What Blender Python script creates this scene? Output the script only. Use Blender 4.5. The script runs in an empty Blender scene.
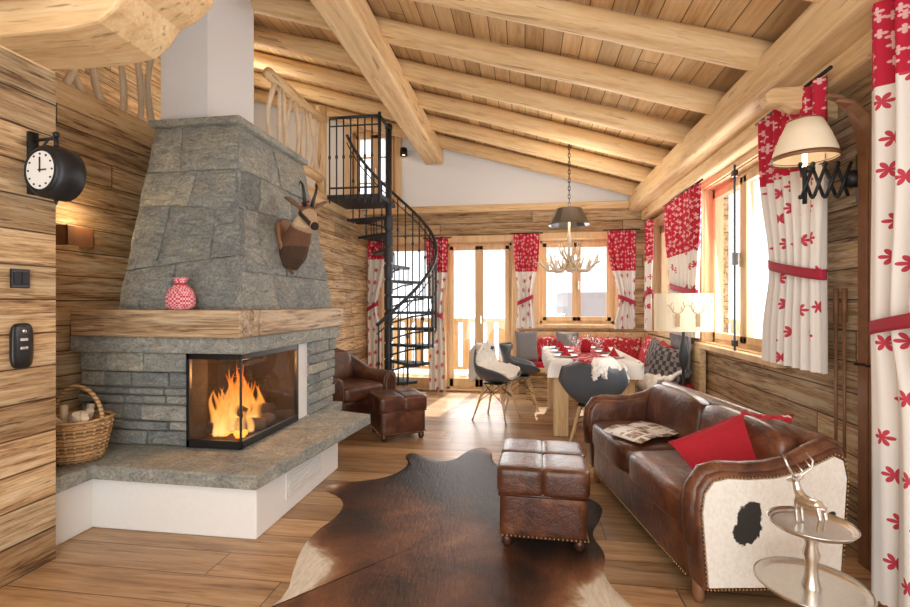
import bpy, math, random
from mathutils import Vector, Matrix, Euler, noise
RN=random.Random(7)
S=bpy.context.scene
COL=S.collection
pi=math.pi
S.view_settings.view_transform='Standard'

# ------------------------------------------------------------------ geometry
def V(*a): return Vector(a)
def xf(p,M): return ([M@v for v in p[0]],p[1])
def P_box(c,s,rot=None):
    hx,hy,hz=s[0]/2,s[1]/2,s[2]/2
    v=[V(x,y,z) for x in(-hx,hx) for y in(-hy,hy) for z in(-hz,hz)]
    f=[(0,1,3,2),(4,6,7,5),(0,4,5,1),(2,3,7,6),(0,2,6,4),(1,5,7,3)]
    M=Matrix.Translation(V(*c))
    if rot: M=M@Euler(rot).to_matrix().to_4x4()
    return xf((v,f),M)
def P_bb(x0,x1,y0,y1,z0,z1): return P_box(((x0+x1)/2,(y0+y1)/2,(z0+z1)/2),(x1-x0,y1-y0,z1-z0))
def P_tube(pts,rad,seg=10,sq=1.0):
    pts=[Vector(p) for p in pts]; n=len(pts)
    if not isinstance(rad,(list,tuple)): rad=[rad]*n
    vs=[];fs=[]
    t0=(pts[1]-pts[0]).normalized()
    up=V(0,0,1) if abs(t0.z)<.9 else V(1,0,0)
    a=t0.cross(up).normalized()
    for i in range(n):
        if i==0:t=t0
        elif i==n-1:t=(pts[-1]-pts[-2]).normalized()
        else:t=(pts[i+1]-pts[i-1]).normalized()
        a=(a-t*a.dot(t)).normalized(); b=t.cross(a)
        for k in range(seg):
            an=2*pi*k/seg
            vs.append(pts[i]+(a*math.cos(an)+b*math.sin(an)*sq)*rad[i])
    for i in range(n-1):
        for k in range(seg):
            k2=(k+1)%seg
            fs.append((i*seg+k,i*seg+k2,(i+1)*seg+k2,(i+1)*seg+k))
    fs.append(tuple(range(seg))[::-1]); fs.append(tuple((n-1)*seg+k for k in range(seg)))
    return vs,fs
def P_lathe(prof,seg=32,c=(0,0,0),close=False):
    vs=[];fs=[];n=len(prof)
    for r,z in prof:
        for k in range(seg):
            an=2*pi*k/seg; vs.append(V(c[0]+r*math.cos(an),c[1]+r*math.sin(an),c[2]+z))
    for i in range(n-1):
        for k in range(seg):
            k2=(k+1)%seg; fs.append((i*seg+k,i*seg+k2,(i+1)*seg+k2,(i+1)*seg+k))
    if close:
        fs.append(tuple(range(seg))[::-1]); fs.append(tuple((n-1)*seg+k for k in range(seg)))
    return vs,fs
def P_ell(c,r,seg=16,rings=10):
    prof=[(math.sin(pi*i/rings),-math.cos(pi*i/rings)) for i in range(rings+1)]
    prof[0]=(0.001,-1);prof[-1]=(0.001,1)
    p=P_lathe(prof,seg,close=True)
    if isinstance(r,(int,float)): r=(r,r,r)
    return [V(c[0]+v.x*r[0],c[1]+v.y*r[1],c[2]+v.z*r[2]) for v in p[0]],p[1]
def gridcube(n):
    d={};vs=[];fs=[]
    def idx(p):
        k=tuple(round(q,4) for q in p)
        if k not in d: d[k]=len(vs); vs.append(V(*p))
        return d[k]
    for ax in range(3):
        for sg in(-1,1):
            for i in range(n):
                for j in range(n):
                    q=[]
                    for (a,b) in((i,j),(i+1,j),(i+1,j+1),(i,j+1)):
                        p=[0,0,0];p[ax]=sg;p[(ax+1)%3]=-1+2*a/n;p[(ax+2)%3]=-1+2*b/n
                        q.append(idx(p))
                    fs.append(tuple(q if sg>0 else q[::-1]))
    return vs,fs
def P_soft(c,s,k=7,n=12,rot=None):
    vs,fs=gridcube(n);out=[]
    for v in vs:
        w=V(*[math.sin(q*pi/2)*.35+q*.65 for q in v])
        m=max(abs(w.x),abs(w.y),abs(w.z))
        w=w/m if m else w
        l=(abs(w.x)**k+abs(w.y)**k+abs(w.z)**k)**(1/k)
        w=w/l
        out.append(V(w.x*s[0]/2,w.y*s[1]/2,w.z*s[2]/2))
    M=Matrix.Translation(V(*c))
    if rot:M=M@Euler(rot).to_matrix().to_4x4()
    return xf((out,fs),M)
def P_pillow(c,w,h,t,rot=(0,0,0),n=14):
    vs=[];fs=[]
    for sg in(-1,1):
        for i in range(n+1):
            for j in range(n+1):
                u=-1+2*i/n; q=-1+2*j/n
                x=u*w/2*(1-.10*(1-q*q)*abs(u)**3); z=q*h/2*(1-.10*(1-u*u)*abs(q)**3)
                y=sg*t/2*((1-u**4)*(1-q**4))**.45
                vs.append(V(x,y,z))
    m=(n+1)**2
    for sg in(0,1):
        for i in range(n):
            for j in range(n):
                a=sg*m+i*(n+1)+j;f=(a,a+n+1,a+n+2,a+1)
                fs.append(f if sg==0 else f[::-1])
    M=Matrix.Translation(V(*c))@Euler(rot).to_matrix().to_4x4()
    return xf((vs,fs),M)
def P_prism(poly,axis,a0,a1):
    n=len(poly)
    def mk(p,a):
        return {'x':V(a,p[0],p[1]),'y':V(p[0],a,p[1]),'z':V(p[0],p[1],a)}[axis]
    vs=[mk(p,a0) for p in poly]+[mk(p,a1) for p in poly]
    fs=[tuple(range(n))[::-1],tuple(range(n,2*n))]
    for i in range(n): fs.append((i,(i+1)%n,(i+1)%n+n,i+n))
    return vs,fs
def P_grid(fn,nu,nv):
    vs=[fn(i/nu,j/nv) for i in range(nu+1) for j in range(nv+1)]
    fs=[(i*(nv+1)+j,(i+1)*(nv+1)+j,(i+1)*(nv+1)+j+1,i*(nv+1)+j+1) for i in range(nu) for j in range(nv)]
    return vs,fs

def obj(name,parts,mats,parent=None,smooth=False,bevel=0,sub=0,loc=(0,0,0),rot=(0,0,0),seg=2,recenter=True,normals=True,solid=0):
    if not isinstance(mats,(list,tuple)): mats=[mats]
    vs=[];fs=[];mi=[]
    if isinstance(parts,tuple) and isinstance(parts[0],list): parts=[parts]
    for p in parts:
        idx=0
        if len(p)==2 and isinstance(p[0],tuple): p,idx=p
        o=len(vs);vs+=list(p[0])
        for f in p[1]: fs.append(tuple(a+o for a in f));mi.append(idx)
    off=V(0,0,0)
    if recenter and vs:
        off=V(*[(min(v[i] for v in vs)+max(v[i] for v in vs))/2 for i in range(3)])
        vs=[v-off for v in vs]
    me=bpy.data.meshes.new(name)
    me.from_pydata([tuple(v) for v in vs],[],fs)
    for m in mats: me.materials.append(m)
    for p,i in zip(me.polygons,mi):
        p.material_index=i; p.use_smooth=smooth
    if normals:
        import bmesh
        bm=bmesh.new();bm.from_mesh(me);bmesh.ops.recalc_face_normals(bm,faces=bm.faces);bm.to_mesh(me);bm.free()
    o=bpy.data.objects.new(name,me);COL.objects.link(o)
    e=Euler(rot)
    o.rotation_euler=e
    o.location=V(*loc)+e.to_matrix()@off
    if parent:o.parent=parent
    if solid:
        m=o.modifiers.new('s','SOLIDIFY');m.thickness=solid;m.offset=0
    if bevel:
        m=o.modifiers.new('b','BEVEL');m.width=bevel;m.segments=seg;m.limit_method='ANGLE';m.angle_limit=.7
    if sub:
        m=o.modifiers.new('sub','SUBSURF');m.levels=sub;m.render_levels=sub
    return o
def root(name,loc=(0,0,0),rz=0,scale=1):
    e=bpy.data.objects.new(name,None);COL.objects.link(e)
    e.location=loc;e.rotation_euler=(0,0,rz);e.empty_display_size=.1;e.scale=(scale,)*3
    return e
def log(name,p0,p1,r,mat,parent=None,square=False,h=None,seg=16,bev=.02):
    p0=Vector(p0);p1=Vector(p1);d=p1-p0;L=d.length
    if square: part=P_box((0,0,0),(L,r*2,(h or r*2)))
    else:
        n=max(2,int(L/.35));pts=[];rr=[];sd=RN.random()*50
        for i in range(n+1):
            x=-L/2+L*i/n;pts.append((x,.012*noise.noise((x*1.3,sd,0)),.012*noise.noise((x*1.3,0,sd))));rr.append(r*(1+.10*noise.noise((x*1.5,sd,sd))))
        part=P_tube(pts,rr,seg)
    o=obj(name,[part],mat,parent,smooth=not square,bevel=bev if square else 0,recenter=False)
    q=V(1,0,0).rotation_difference(d.normalized())
    if square:
        ang=math.atan2(d.y,d.x);hl=math.hypot(d.x,d.y)
        o.rotation_euler=Euler((0,-math.atan2(d.z,hl),ang))
    else: o.rotation_euler=q.to_euler()
    o.location=(p0+p1)/2
    return o
def fuse(name,parts,mat,parent=None,vox=.006,smooth=6,colfn=None,loc=(0,0,0),rot=(0,0,0)):
    o=obj(name,parts,mat,None,recenter=False,normals=True,loc=loc,rot=rot)
    m=o.modifiers.new('r','REMESH');m.mode='VOXEL';m.voxel_size=vox;m.use_smooth_shade=True
    m=o.modifiers.new('sm','SMOOTH');m.factor=.5;m.iterations=smooth
    dg=bpy.context.evaluated_depsgraph_get();dg.update()
    me=bpy.data.meshes.new_from_object(o.evaluated_get(dg))
    o.modifiers.clear();o.data=me
    o.parent=parent
    if not me.materials: me.materials.append(mat)
    for p in me.polygons:p.use_smooth=True;p.material_index=0
    if colfn:
        ca=me.color_attributes.new('Col','FLOAT_COLOR','POINT')
        for i,v in enumerate(me.vertices): ca.data[i].color=(*colfn(v.co),1)
    return o

# ------------------------------------------------------------------ materials
class NT:
    def __init__(s,name):
        s.m=bpy.data.materials.new(name);s.m.use_nodes=True;s.t=s.m.node_tree
        s.b=s.t.nodes['Principled BSDF']
    def n(s,ty,**k):
        nd=s.t.nodes.new(ty)
        for a,b in k.items(): setattr(nd,a,b)
        return nd
    def l(s,a,b): s.t.links.new(a,b)
    def put(s,sock,v):
        if hasattr(v,'is_linked') or hasattr(v,'links'): s.l(v,sock)
        else: sock.default_value=v
    def math(s,op,a,b=0,c=None):
        nd=s.n('ShaderNodeMath',operation=op);s.put(nd.inputs[0],a);s.put(nd.inputs[1],b)
        if c is not None:s.put(nd.inputs[2],c)
        return nd.outputs[0]
    def vm(s,op,a,b=(0,0,0)):
        nd=s.n('ShaderNodeVectorMath',operation=op);s.put(nd.inputs[0],a);s.put(nd.inputs[1],b)
        return nd.outputs['Value'] if op in('LENGTH','DISTANCE') else nd.outputs[0]
    def mix(s,f,a,b,mode='MIX'):
        nd=s.n('ShaderNodeMix',data_type='RGBA',blend_type=mode)
        s.put(nd.inputs[0],f);s.put(nd.inputs[6],a if not isinstance(a,tuple) else (*a[:3],1));s.put(nd.inputs[7],b if not isinstance(b,tuple) else (*b[:3],1))
        return nd.outputs[2]
    def ramp(s,f,stops,interp='LINEAR'):
        nd=s.n('ShaderNodeValToRGB');r=nd.color_ramp;r.interpolation=interp
        while len(r.elements)<len(stops): r.elements.new(.5)
        for e,(p,c) in zip(r.elements,stops): e.position=p;e.color=(*c,1)
        s.l(f,nd.inputs[0]);return nd.outputs[0]
    def noise(s,vec,scale,detail=4,rough=.55,dist=0):
        nd=s.n('ShaderNodeTexNoise');s.put(nd.inputs['Scale'],scale);nd.inputs['Detail'].default_value=detail
        nd.inputs['Roughness'].default_value=rough;nd.inputs['Distortion'].default_value=dist
        if vec is not None:s.l(vec,nd.inputs['Vector'])
        return nd.outputs[0]
    def bump(s,h,st=.3,d=.01):
        nd=s.n('ShaderNodeBump');nd.inputs['Strength'].default_value=st;nd.inputs['Distance'].default_value=d
        s.l(h,nd.inputs['Height']);s.l(nd.outputs[0],s.b.inputs['Normal'])
    def obj(s): return s.n('ShaderNodeTexCoord').outputs['Object']
    def pos(s): return s.n('ShaderNodeNewGeometry').outputs['Position']
    def fin(s,col=None,rough=None,metal=None,**k):
        if col is not None: s.put(s.b.inputs['Base Color'],(*col,1) if isinstance(col,tuple) and len(col)==3 else col)
        if rough is not None: s.put(s.b.inputs['Roughness'],rough)
        if metal is not None: s.b.inputs['Metallic'].default_value=metal
        for a,b in k.items(): s.b.inputs[a.replace('_',' ')].default_value=b
        return s.m
def plain(name,col,rough=.5,metal=0,nz=.0,scale=30,**k):
    t=NT(name)
    if nz:
        f=t.noise(t.obj(),scale,4)
        c=t.mix(f,tuple(max(0,q*(1-nz)) for q in col),tuple(min(1,q*(1+nz)) for q in col))
        t.bump(f,.15,.003)
        return t.fin(c,rough,metal,**k)
    return t.fin(tuple(col),rough,metal,**k)
def emis(name,col,st):
    t=NT(name);return t.fin(tuple(col),.5,Emission_Color=(*col,1),Emission_Strength=st)
def wood(name,dark,mid,light,long=0,plank=None,pax=2,world=False,plen=2.6,grain=14,rough=.6,contrast=1,bumpst=.35,vary=.35,lscale=1.0,gap=.035,cracks=.8,bd=.012,grey=0):
    t=NT(name)
    p=t.pos() if world else t.obj()
    sp=t.n('ShaderNodeSeparateXYZ');t.l(p,sp.inputs[0])
    sc=[grain]*3;sc[long]=lscale
    q=t.vm('MULTIPLY',p,tuple(sc))
    gapm=None
    if plank:
        r=t.math('DIVIDE',sp.outputs[pax],plank);idx=t.math('FLOOR',r)
        wn=t.n('ShaderNodeTexWhiteNoise',noise_dimensions='1D');t.l(idx,wn.inputs['W'])
        al=t.math('DIVIDE',t.math('ADD',sp.outputs[long],t.math('MULTIPLY',wn.outputs['Value'],plen)),plen)
        idx2=t.math('FLOOR',al)
        w2=t.n('ShaderNodeTexWhiteNoise',noise_dimensions='1D');t.l(t.math('ADD',t.math('MULTIPLY',idx,17.31),t.math('MULTIPLY',idx2,5.77)),w2.inputs['W'])
        q=t.vm('ADD',q,t.vm('MULTIPLY',w2.outputs['Color'],(40,40,40)))
        fr=t.math('FRACT',r);e=t.math('MINIMUM',fr,t.math('SUBTRACT',1,fr))
        fl=t.math('FRACT',al);e2=t.math('MULTIPLY',t.math('MINIMUM',fl,t.math('SUBTRACT',1,fl)),plen/plank)
        e=t.math('MINIMUM',e,e2)
        mr=t.n('ShaderNodeMapRange');t.l(e,mr.inputs[0]);mr.inputs[1].default_value=gap*.3;mr.inputs[2].default_value=gap
        gapm=mr.outputs[0];rnd=w2.outputs['Value']
    n1=t.noise(q,1,6,.66,.5)
    n2=t.noise(q,3.5,5,.65,.8)
    f=t.math('ADD',t.math('MULTIPLY',n1,.6),t.math('MULTIPLY',n2,.4))
    f=t.math('ADD',.5,t.math('MULTIPLY',t.math('SUBTRACT',f,.5),contrast*1.5))
    c=t.ramp(f,[(.22,dark),(.48,mid),(.72,light)])
    if cracks:
        n3=t.noise(t.vm('MULTIPLY',q,(1.6,1.6,1.6)),1.7,3,.5,.4)
        cr=t.ramp(n3,[(.31,(.22,.16,.11)),(.38,(1,1,1))])
        c=t.mix(float(cracks),c,cr,'MULTIPLY')
    if grey:
        g=t.noise(t.vm('MULTIPLY',q,(.5,.5,.5)),1,4,.6)
        gm=t.ramp(g,[(.45,(0,0,0)),(.65,(1,1,1))])
        c=t.mix(t.math('MULTIPLY',gm,grey),c,t.mix(1,c,(.76,.86,.98),'MULTIPLY'))
    n4=t.noise(p,.9,3)
    c=t.mix(1,c,t.ramp(n4,[(.3,(1-vary*.4,)*3),(.7,(1,1,1))]),'MULTIPLY')
    h=f
    if plank:
        c=t.mix(1,c,t.ramp(rnd,[(0,(1-vary,1-vary*1.15,1-vary*1.3)),(.35,(1-vary*.5,1-vary*.45,1-vary*.4)),(.6,(1-vary*.15,)*3),(1,(1.1,1.08,1.06))]),'MULTIPLY')
        c=t.mix(gapm,t.mix(1,c,(.18,.13,.09),'MULTIPLY'),c)
        h=t.math('ADD',t.math('MULTIPLY',f,.8),t.math('MULTIPLY',gapm,.7))
    t.bump(h,bumpst,bd)
    return t.fin(c,rough)

WD=((.20,.105,.05),(.62,.405,.205),(.85,.65,.41))
kw=dict(world=True,grain=24,contrast=1.6,vary=.42,lscale=1.5,bd=.007,bumpst=.6,rough=.75,gap=.034,grey=.55)
M_wallX=wood('rustic_wood_x',*WD,long=0,plank=.165,**kw)
M_wallY=wood('rustic_wood_y',*WD,long=1,plank=.165,**kw)
PN=((.50,.29,.13),(.77,.54,.285),(.89,.71,.45))
M_ceil=wood('pine_ceiling',(.48,.28,.125),(.76,.52,.27),(.87,.66,.40),long=1,plank=.14,pax=0,world=True,grain=12,vary=.24,cracks=0,plen=3.5,bd=.004,gap=.035)
M_pine=wood('pine_log',*PN,long=0,grain=12,vary=.18,contrast=.85,bd=.005,cracks=.55)
M_pineY=wood('pine_y',*PN,long=1,grain=12,vary=.2,bd=.005)
M_pineZ=wood('pine_z',*PN,long=2,grain=14,vary=.2,cracks=0,bd=.004)
M_floor=wood('oak_floor',(.26,.135,.062),(.52,.31,.155),(.67,.45,.255),long=0,plank=.21,pax=1,world=True,grain=13,rough=.36,vary=.36,plen=2.2,gap=.018,bumpst=.12,contrast=1.2,bd=.004,cracks=.5)
MT=((.15,.09,.05),(.48,.32,.18),(.70,.53,.34))
M_mantel=wood('mantel_wood',*MT,long=0,grain=16,contrast=1.6,grey=.7,bd=.008)
M_mantelY=wood('mantel_wood_y',*MT,long=1,grain=16,contrast=1.6,grey=.7,bd=.008)
M_frame=wood('window_wood',(.50,.29,.13),(.74,.51,.28),(.85,.66,.42),long=2,grain=14,vary=.1,cracks=0,contrast=.7,bd=.003)
M_branch=plain('branch_wood',(.78,.66,.50),.7,0,.25,12)
M_darkwood=plain('old_ski_wood',(.24,.11,.05),.45,0,.4,14)
M_plaster=plain('white_plaster',(.84,.84,.83),.85,0,.04,40)
M_plaster2=plain('white_gable_plaster',(.85,.87,.90),.85,0,.03,40)
M_black=plain('black_steel',(.028,.03,.034),.45,.6)
M_blackp=plain('black_plastic',(.012,.012,.014),.3)
M_soot=plain('sooty_firebrick',(.05,.036,.026),.9,0,.4,12)
M_anthr=plain('anthracite_iron',(.040,.047,.056),.5,.3)
M_grey=plain('grey_shell_plastic',(.085,.10,.12),.45)
M_silver=plain('hammered_silver',(.74,.72,.68),.28,1,.12,60)
M_brass=plain('brass_nail',(.45,.30,.14),.35,1)
M_white=plain('white_metal',(.8,.8,.78),.4)
M_linen=plain('white_linen',(.86,.83,.80),.85,0,.03,40)
M_bark=plain('charred_log',(.10,.05,.03),.9,0,.5,20)
M_wool=plain('sheepskin_wool',(.88,.85,.80),.95,0,.10,60)
M_graywool=plain('grey_wool',(.22,.22,.23),.95,0,.3,80)
M_cream=plain('lamp_shade_cream',(.84,.74,.56),.8,0,.05,20,Emission_Color=(1,.78,.5,1),Emission_Strength=.12)
t=NT('printed_pages');p=t.obj();br=t.n('ShaderNodeTexBrick');t.l(p,br.inputs['Vector']);br.inputs['Scale'].default_value=1;br.inputs['Brick Width'].default_value=.11;br.inputs['Row Height'].default_value=.10;br.inputs['Mortar Size'].default_value=.012
nn=t.noise(p,40,3);ph=t.ramp(nn,[(.40,(.10,.06,.04)),(.52,(.32,.20,.12)),(.62,(.6,.5,.4))])
wn=t.noise(p,9,0);M_pages=t.fin(t.mix(t.math('GREATER_THAN',t.math('ADD',br.outputs['Fac'],t.math('GREATER_THAN',wn,.55)),.5),ph,(.80,.78,.75)),.35)
def leather(name,a,b,c,rough=.30):
    t=NT(name);p=t.obj()
    n=t.noise(p,5,6,.65,.5);n2=t.noise(p,90,3,.6)
    col=t.ramp(n,[(.3,a),(.52,b),(.72,c)])
    col=t.mix(.3,col,t.ramp(n2,[(.35,(.4,.35,.3)),(.6,(1,1,1))]),'MULTIPLY')
    w=t.noise(p,11,5,.7,1.8)
    t.bump(t.math('ADD',t.math('MULTIPLY',w,.8),t.math('MULTIPLY',n2,.2)),.55,.012)
    return t.fin(col,rough,Coat_Weight=.3,Coat_Roughness=.22)
M_leather=leather('brown_leather',(.036,.012,.007),(.110,.036,.017),(.26,.105,.052))
M_leatherD=leather('dark_leather',(.028,.010,.007),(.075,.025,.013),(.16,.058,.029))
def cowmat(name,blobs):
    t=NT(name);p=t.obj();sp=t.n('ShaderNodeSeparateXYZ');t.l(p,sp.inputs[0]);n=t.noise(p,16,4,.6,.3);n2=t.noise(p,60,4);cv=t.n('ShaderNodeCombineXYZ');t.l(sp.outputs[1],cv.inputs[1]);t.l(sp.outputs[2],cv.inputs[2])
    acc=None
    for (y,z,r) in blobs:
        d=t.math('DIVIDE',t.vm('LENGTH',t.vm('SUBTRACT',cv.outputs[0],(0,y,z))),r)
        acc=d if acc is None else t.math('MINIMUM',acc,d)
    f=t.math('ADD',acc,t.math('MULTIPLY',t.math('SUBTRACT',n,.5),1.6))
    c=t.ramp(f,[(.90,(.02,.018,.016)),(.99,(.80,.76,.70))])
    c=t.mix(.3,c,t.ramp(n2,[(.3,(.6,.58,.52)),(.6,(1,1,1))]),'MULTIPLY');t.bump(n2,.3,.004);return t.fin(c,.7)
M_cow=cowmat('cowhide_white',[(-.15,-.03,.075),(-.12,.04,.06),(-.17,.03,.045),(.08,-.19,.035),(.30,.02,.03)])
t=NT('cowhide_rug');p=t.obj()
n=t.noise(p,2.6,5,.65,.6);n2=t.noise(t.vm('MULTIPLY',p,(60,14,10)),1,4,.6,.5)
at=t.n('ShaderNodeAttribute',attribute_name='edge')
f=t.math('ADD',t.math('MULTIPLY',t.math('SUBTRACT',n,.5),1.05),at.outputs['Fac'])
c=t.ramp(f,[(.0,(.014,.009,.007)),(.22,(.026,.013,.009)),(.40,(.105,.040,.018)),(.60,(.24,.10,.044)),(.76,(.42,.26,.15)),(.88,(.84,.77,.66))])
c=t.mix(.4,c,t.ramp(n2,[(.3,(.5,.45,.4)),(.65,(1.,1.,1.))]),'MULTIPLY');t.bump(n2,.5,.008);M_rug=t.fin(c,.5)
def stonemat(name,bright=1.0,rs=.8):
    t=NT(name);g=t.n('ShaderNodeNewGeometry');p0=g.outputs['Position'];ri=g.outputs['Random Per Island']
    wn=t.n('ShaderNodeTexWhiteNoise',noise_dimensions='1D');t.l(t.math('MULTIPLY',ri,91.7),wn.inputs['W'])
    p=t.vm('ADD',p0,t.vm('MULTIPLY',wn.outputs['Color'],(9,9,9)))
    n=t.noise(p,2.6,5,.65,.8);n2=t.noise(t.vm('MULTIPLY',p,(7,7,16)),1,8,.78,1.8);n3=t.noise(p,60,4,.75)
    b=bright
    c=t.ramp(n2,[(.28,(.16*b,.17*b,.168*b)),(.43,(.35*b,.365*b,.355*b)),(.57,(.49*b,.50*b,.475*b)),(.72,(.76*b,.75*b,.70*b))])
    c=t.mix(.65,c,t.ramp(n,[(.3,(.55,.61,.64)),(.5,(1,1.01,.99)),(.68,(1.18,1.06,.87))]),'MULTIPLY')
    c=t.mix(.6,c,t.ramp(n3,[(.35,(.45,.45,.45)),(.6,(1.15,1.15,1.15))]),'MULTIPLY')
    c=t.mix(1,c,t.ramp(wn.outputs['Value'],[(0,(.68,.72,.75)),(.5,(.97,.98,.97)),(1,(1.2,1.16,1.06))]),'MULTIPLY')
    h=t.math('ADD',n2,t.math('MULTIPLY',n3,.45))
    t.bump(h,rs,.04)
    return t.fin(c,.75)
M_stone=stonemat('quartzite_stone',1.05)
M_hood=stonemat('quartzite_hood',1.15,1.0)
M_mortar=plain('grey_mortar',(.30,.295,.28),.9,0,.15,30)
def fabric(name,redz):
    t=NT(name);uv=t.n('ShaderNodeTexCoord').outputs['UV']
    sp=t.n('ShaderNodeSeparateXYZ');t.l(uv,sp.inputs[0])
    def motif(scale,R,rand,k):
        v=t.n('ShaderNodeTexVoronoi',voronoi_dimensions='2D');v.inputs['Scale'].default_value=scale;v.inputs['Randomness'].default_value=rand
        t.l(uv,v.inputs['Vector'])
        d=t.vm('SUBTRACT',uv,v.outputs['Position']);s2=t.n('ShaderNodeSeparateXYZ');t.l(d,s2.inputs[0])
        a=t.math('ARCTAN2',s2.outputs[1],s2.outputs[0])
        cv=t.n('ShaderNodeCombineXYZ');t.l(s2.outputs[0],cv.inputs[0]);t.l(s2.outputs[1],cv.inputs[1]);L=t.vm('LENGTH',cv.outputs[0])
        pet=t.math('ADD',.25,t.math('MULTIPLY',t.math('ABSOLUTE',t.math('COSINE',t.math('MULTIPLY',a,k))),.75))
        return t.math('LESS_THAN',L,t.math('MULTIPLY',pet,R))
    m1=motif(5.6,.038,.45,3);m2=motif(17,.020,.7,2)
    base=t.mix(m1,(.84,.81,.77),(.56,.05,.085))
    red=t.mix(m2,(.52,.012,.045),(.78,.48,.48))
    c=t.mix(t.math('GREATER_THAN',sp.outputs[1],redz),base,red)
    return t.fin(c,.85)
M_fab={}
def fab(z):
    if z not in M_fab: M_fab[z]=fabric('alpine_fabric_%d'%int(z*100),z)
    return M_fab[z]
M_redfab=plain('red_felt',(.46,.015,.03),.9,0,.15,60)
M_redtrim=plain('red_tieback',(.40,.02,.045),.8,0,.1,60)
t=NT('red_knit');p=t.obj();ch=t.n('ShaderNodeTexChecker');ch.inputs['Scale'].default_value=26;t.l(p,ch.inputs[0]);n=t.noise(p,16,2)
c=t.mix(t.math('GREATER_THAN',n,.60),(.50,.02,.035),(.78,.66,.62));c=t.mix(t.math('MULTIPLY',ch.outputs['Fac'],.22),c,(.65,.15,.15));M_knit=t.fin(c,.9)
t=NT('gingham');p=t.obj();ch=t.n('ShaderNodeTexChecker');ch.inputs['Scale'].default_value=75;t.l(p,ch.inputs[0]);M_ging=t.fin(t.mix(ch.outputs['Fac'],(.58,.04,.08),(.82,.48,.50)),.9)
t=NT('tartan_dark');p=t.obj();ch=t.n('ShaderNodeTexChecker');ch.inputs['Scale'].default_value=22;t.l(p,ch.inputs[0]);M_tart=t.fin(t.mix(ch.outputs['Fac'],(.05,.05,.055),(.25,.22,.22)),.9)
t=NT('wicker');p=t.obj();w=t.n('ShaderNodeTexWave');w.inputs['Scale'].default_value=14;w.inputs['Distortion'].default_value=1;w.bands_direction='Z';t.l(p,w.inputs[0])
c=t.ramp(w.outputs['Fac'],[(.1,(.26,.14,.06)),(.7,(.62,.40,.19))]);M_wick=t.fin(c,.7)
def glassmat(name,fac=.06):
    t=NT(name);t.t.nodes.remove(t.b)
    tr=t.n('ShaderNodeBsdfTransparent');gl=t.n('ShaderNodeBsdfGlossy');gl.inputs['Roughness'].default_value=.02
    mx=t.n('ShaderNodeMixShader');mx.inputs[0].default_value=fac
    t.l(tr.outputs[0],mx.inputs[1]);t.l(gl.outputs[0],mx.inputs[2]);t.l(mx.outputs[0],t.t.nodes['Material Output'].inputs[0]);return t.m
M_glass=glassmat('window_glass',.04);M_fglass=glassmat('fire_glass',.05);M_goblet=glassmat('goblet',.25)
t=NT('flame');sp=t.n('ShaderNodeSeparateXYZ');t.l(t.n('ShaderNodeTexCoord').outputs['Generated'],sp.inputs[0])
lw=t.n('ShaderNodeLayerWeight');lw.inputs[0].default_value=.5
nz=t.noise(t.vm('MULTIPLY',t.obj(),(1,1,.4)),16,3)
c=t.ramp(t.math('ADD',sp.outputs[2],t.math('MULTIPLY',t.math('SUBTRACT',nz,.5),.7)),[(0,(1,.58,.18)),(.35,(1,.37,.065)),(.75,(1,.21,.025)),(1,(.8,.10,.01))])
em=t.n('ShaderNodeEmission');t.l(c,em.inputs[0]);em.inputs[1].default_value=1.6
tr=t.n('ShaderNodeBsdfTransparent');mx=t.n('ShaderNodeMixShader')
al=t.math('ADD',t.math('MULTIPLY',t.math('POWER',lw.outputs['Facing'],.7),.80),.35)
al=t.math('MINIMUM',1,t.math('ADD',al,t.math('MULTIPLY',sp.outputs[2],.25)))
t.l(al,mx.inputs[0]);t.l(em.outputs[0],mx.inputs[1]);t.l(tr.outputs[0],mx.inputs[2]);t.l(mx.outputs[0],t.t.nodes['Material Output'].inputs[0]);t.t.nodes.remove(t.b);M_flame=t.m
M_ember=emis('ember',(1,.22,.03),3)
M_bulb=emis('warm_bulb',(1,.72,.4),4)
t=NT('chamois_fur');at=t.n('ShaderNodeAttribute',attribute_name='Col');n=t.noise(t.obj(),120,3)
c=t.mix(.4,at.outputs['Color'],t.ramp(n,[(.35,(.5,.45,.4)),(.65,(1.1,1.1,1.1))]),'MULTIPLY');t.bump(n,.4,.004);M_fur=t.fin(c,.9)
M_horn=plain('dark_horn',(.02,.016,.013),.4,0,.3,50)
M_antler=plain('antler',(.66,.55,.40),.6,0,.3,25)
M_snow=plain('snow',(.86,.90,.96),.9)

# ------------------------------------------------------------------ room shell
XR,YB=1.72,7.0
def roof(x): return 2.87+.295*(XR-x)
def wall_open(name,axis,f0,f1,a0,a1,z0,z1,ops,mat):
    parts=[]
    def bx(a,b,c,d):
        if b-a<1e-4 or d-c<1e-4:return
        parts.append(P_bb(f0,f1,a,b,c,d) if axis=='y' else P_bb(a,b,f0,f1,c,d))
    cur=a0
    for (p,q,r,s) in sorted(ops):
        bx(cur,p,z0,z1);bx(p,q,z0,r);bx(p,q,s,z1);cur=q
    bx(cur,a1,z0,z1)
    return obj(name,parts,mat)
obj('floor',[P_bb(-4.4,1.95,-1.6,7.2,-.12,0)],M_floor)
OPR=[(.7,2.0,.0,2.3),(3.55,4.95,.92,2.40),(5.55,6.75,.95,2.33)]
wall_open('wall_right','y',XR,XR+.22,-1.6,7.2,0,2.85,OPR,M_wallY)
OPB=[(-2.12,-1.28,.02,2.2),(-1.16,-.18,.02,2.2),(.20,1.26,1.0,2.22)]
wall_open('wall_back','x',YB,YB+.2,-2.55,XR,0,2.64,OPB,M_wallX)
g=[]
def gcol(xa,xb,z0):
    g.append(P_prism([(xa,z0),(xb,z0),(xb,roof(xb)),(xa,roof(xa))],'y',YB+.01,YB+.2))
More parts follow.
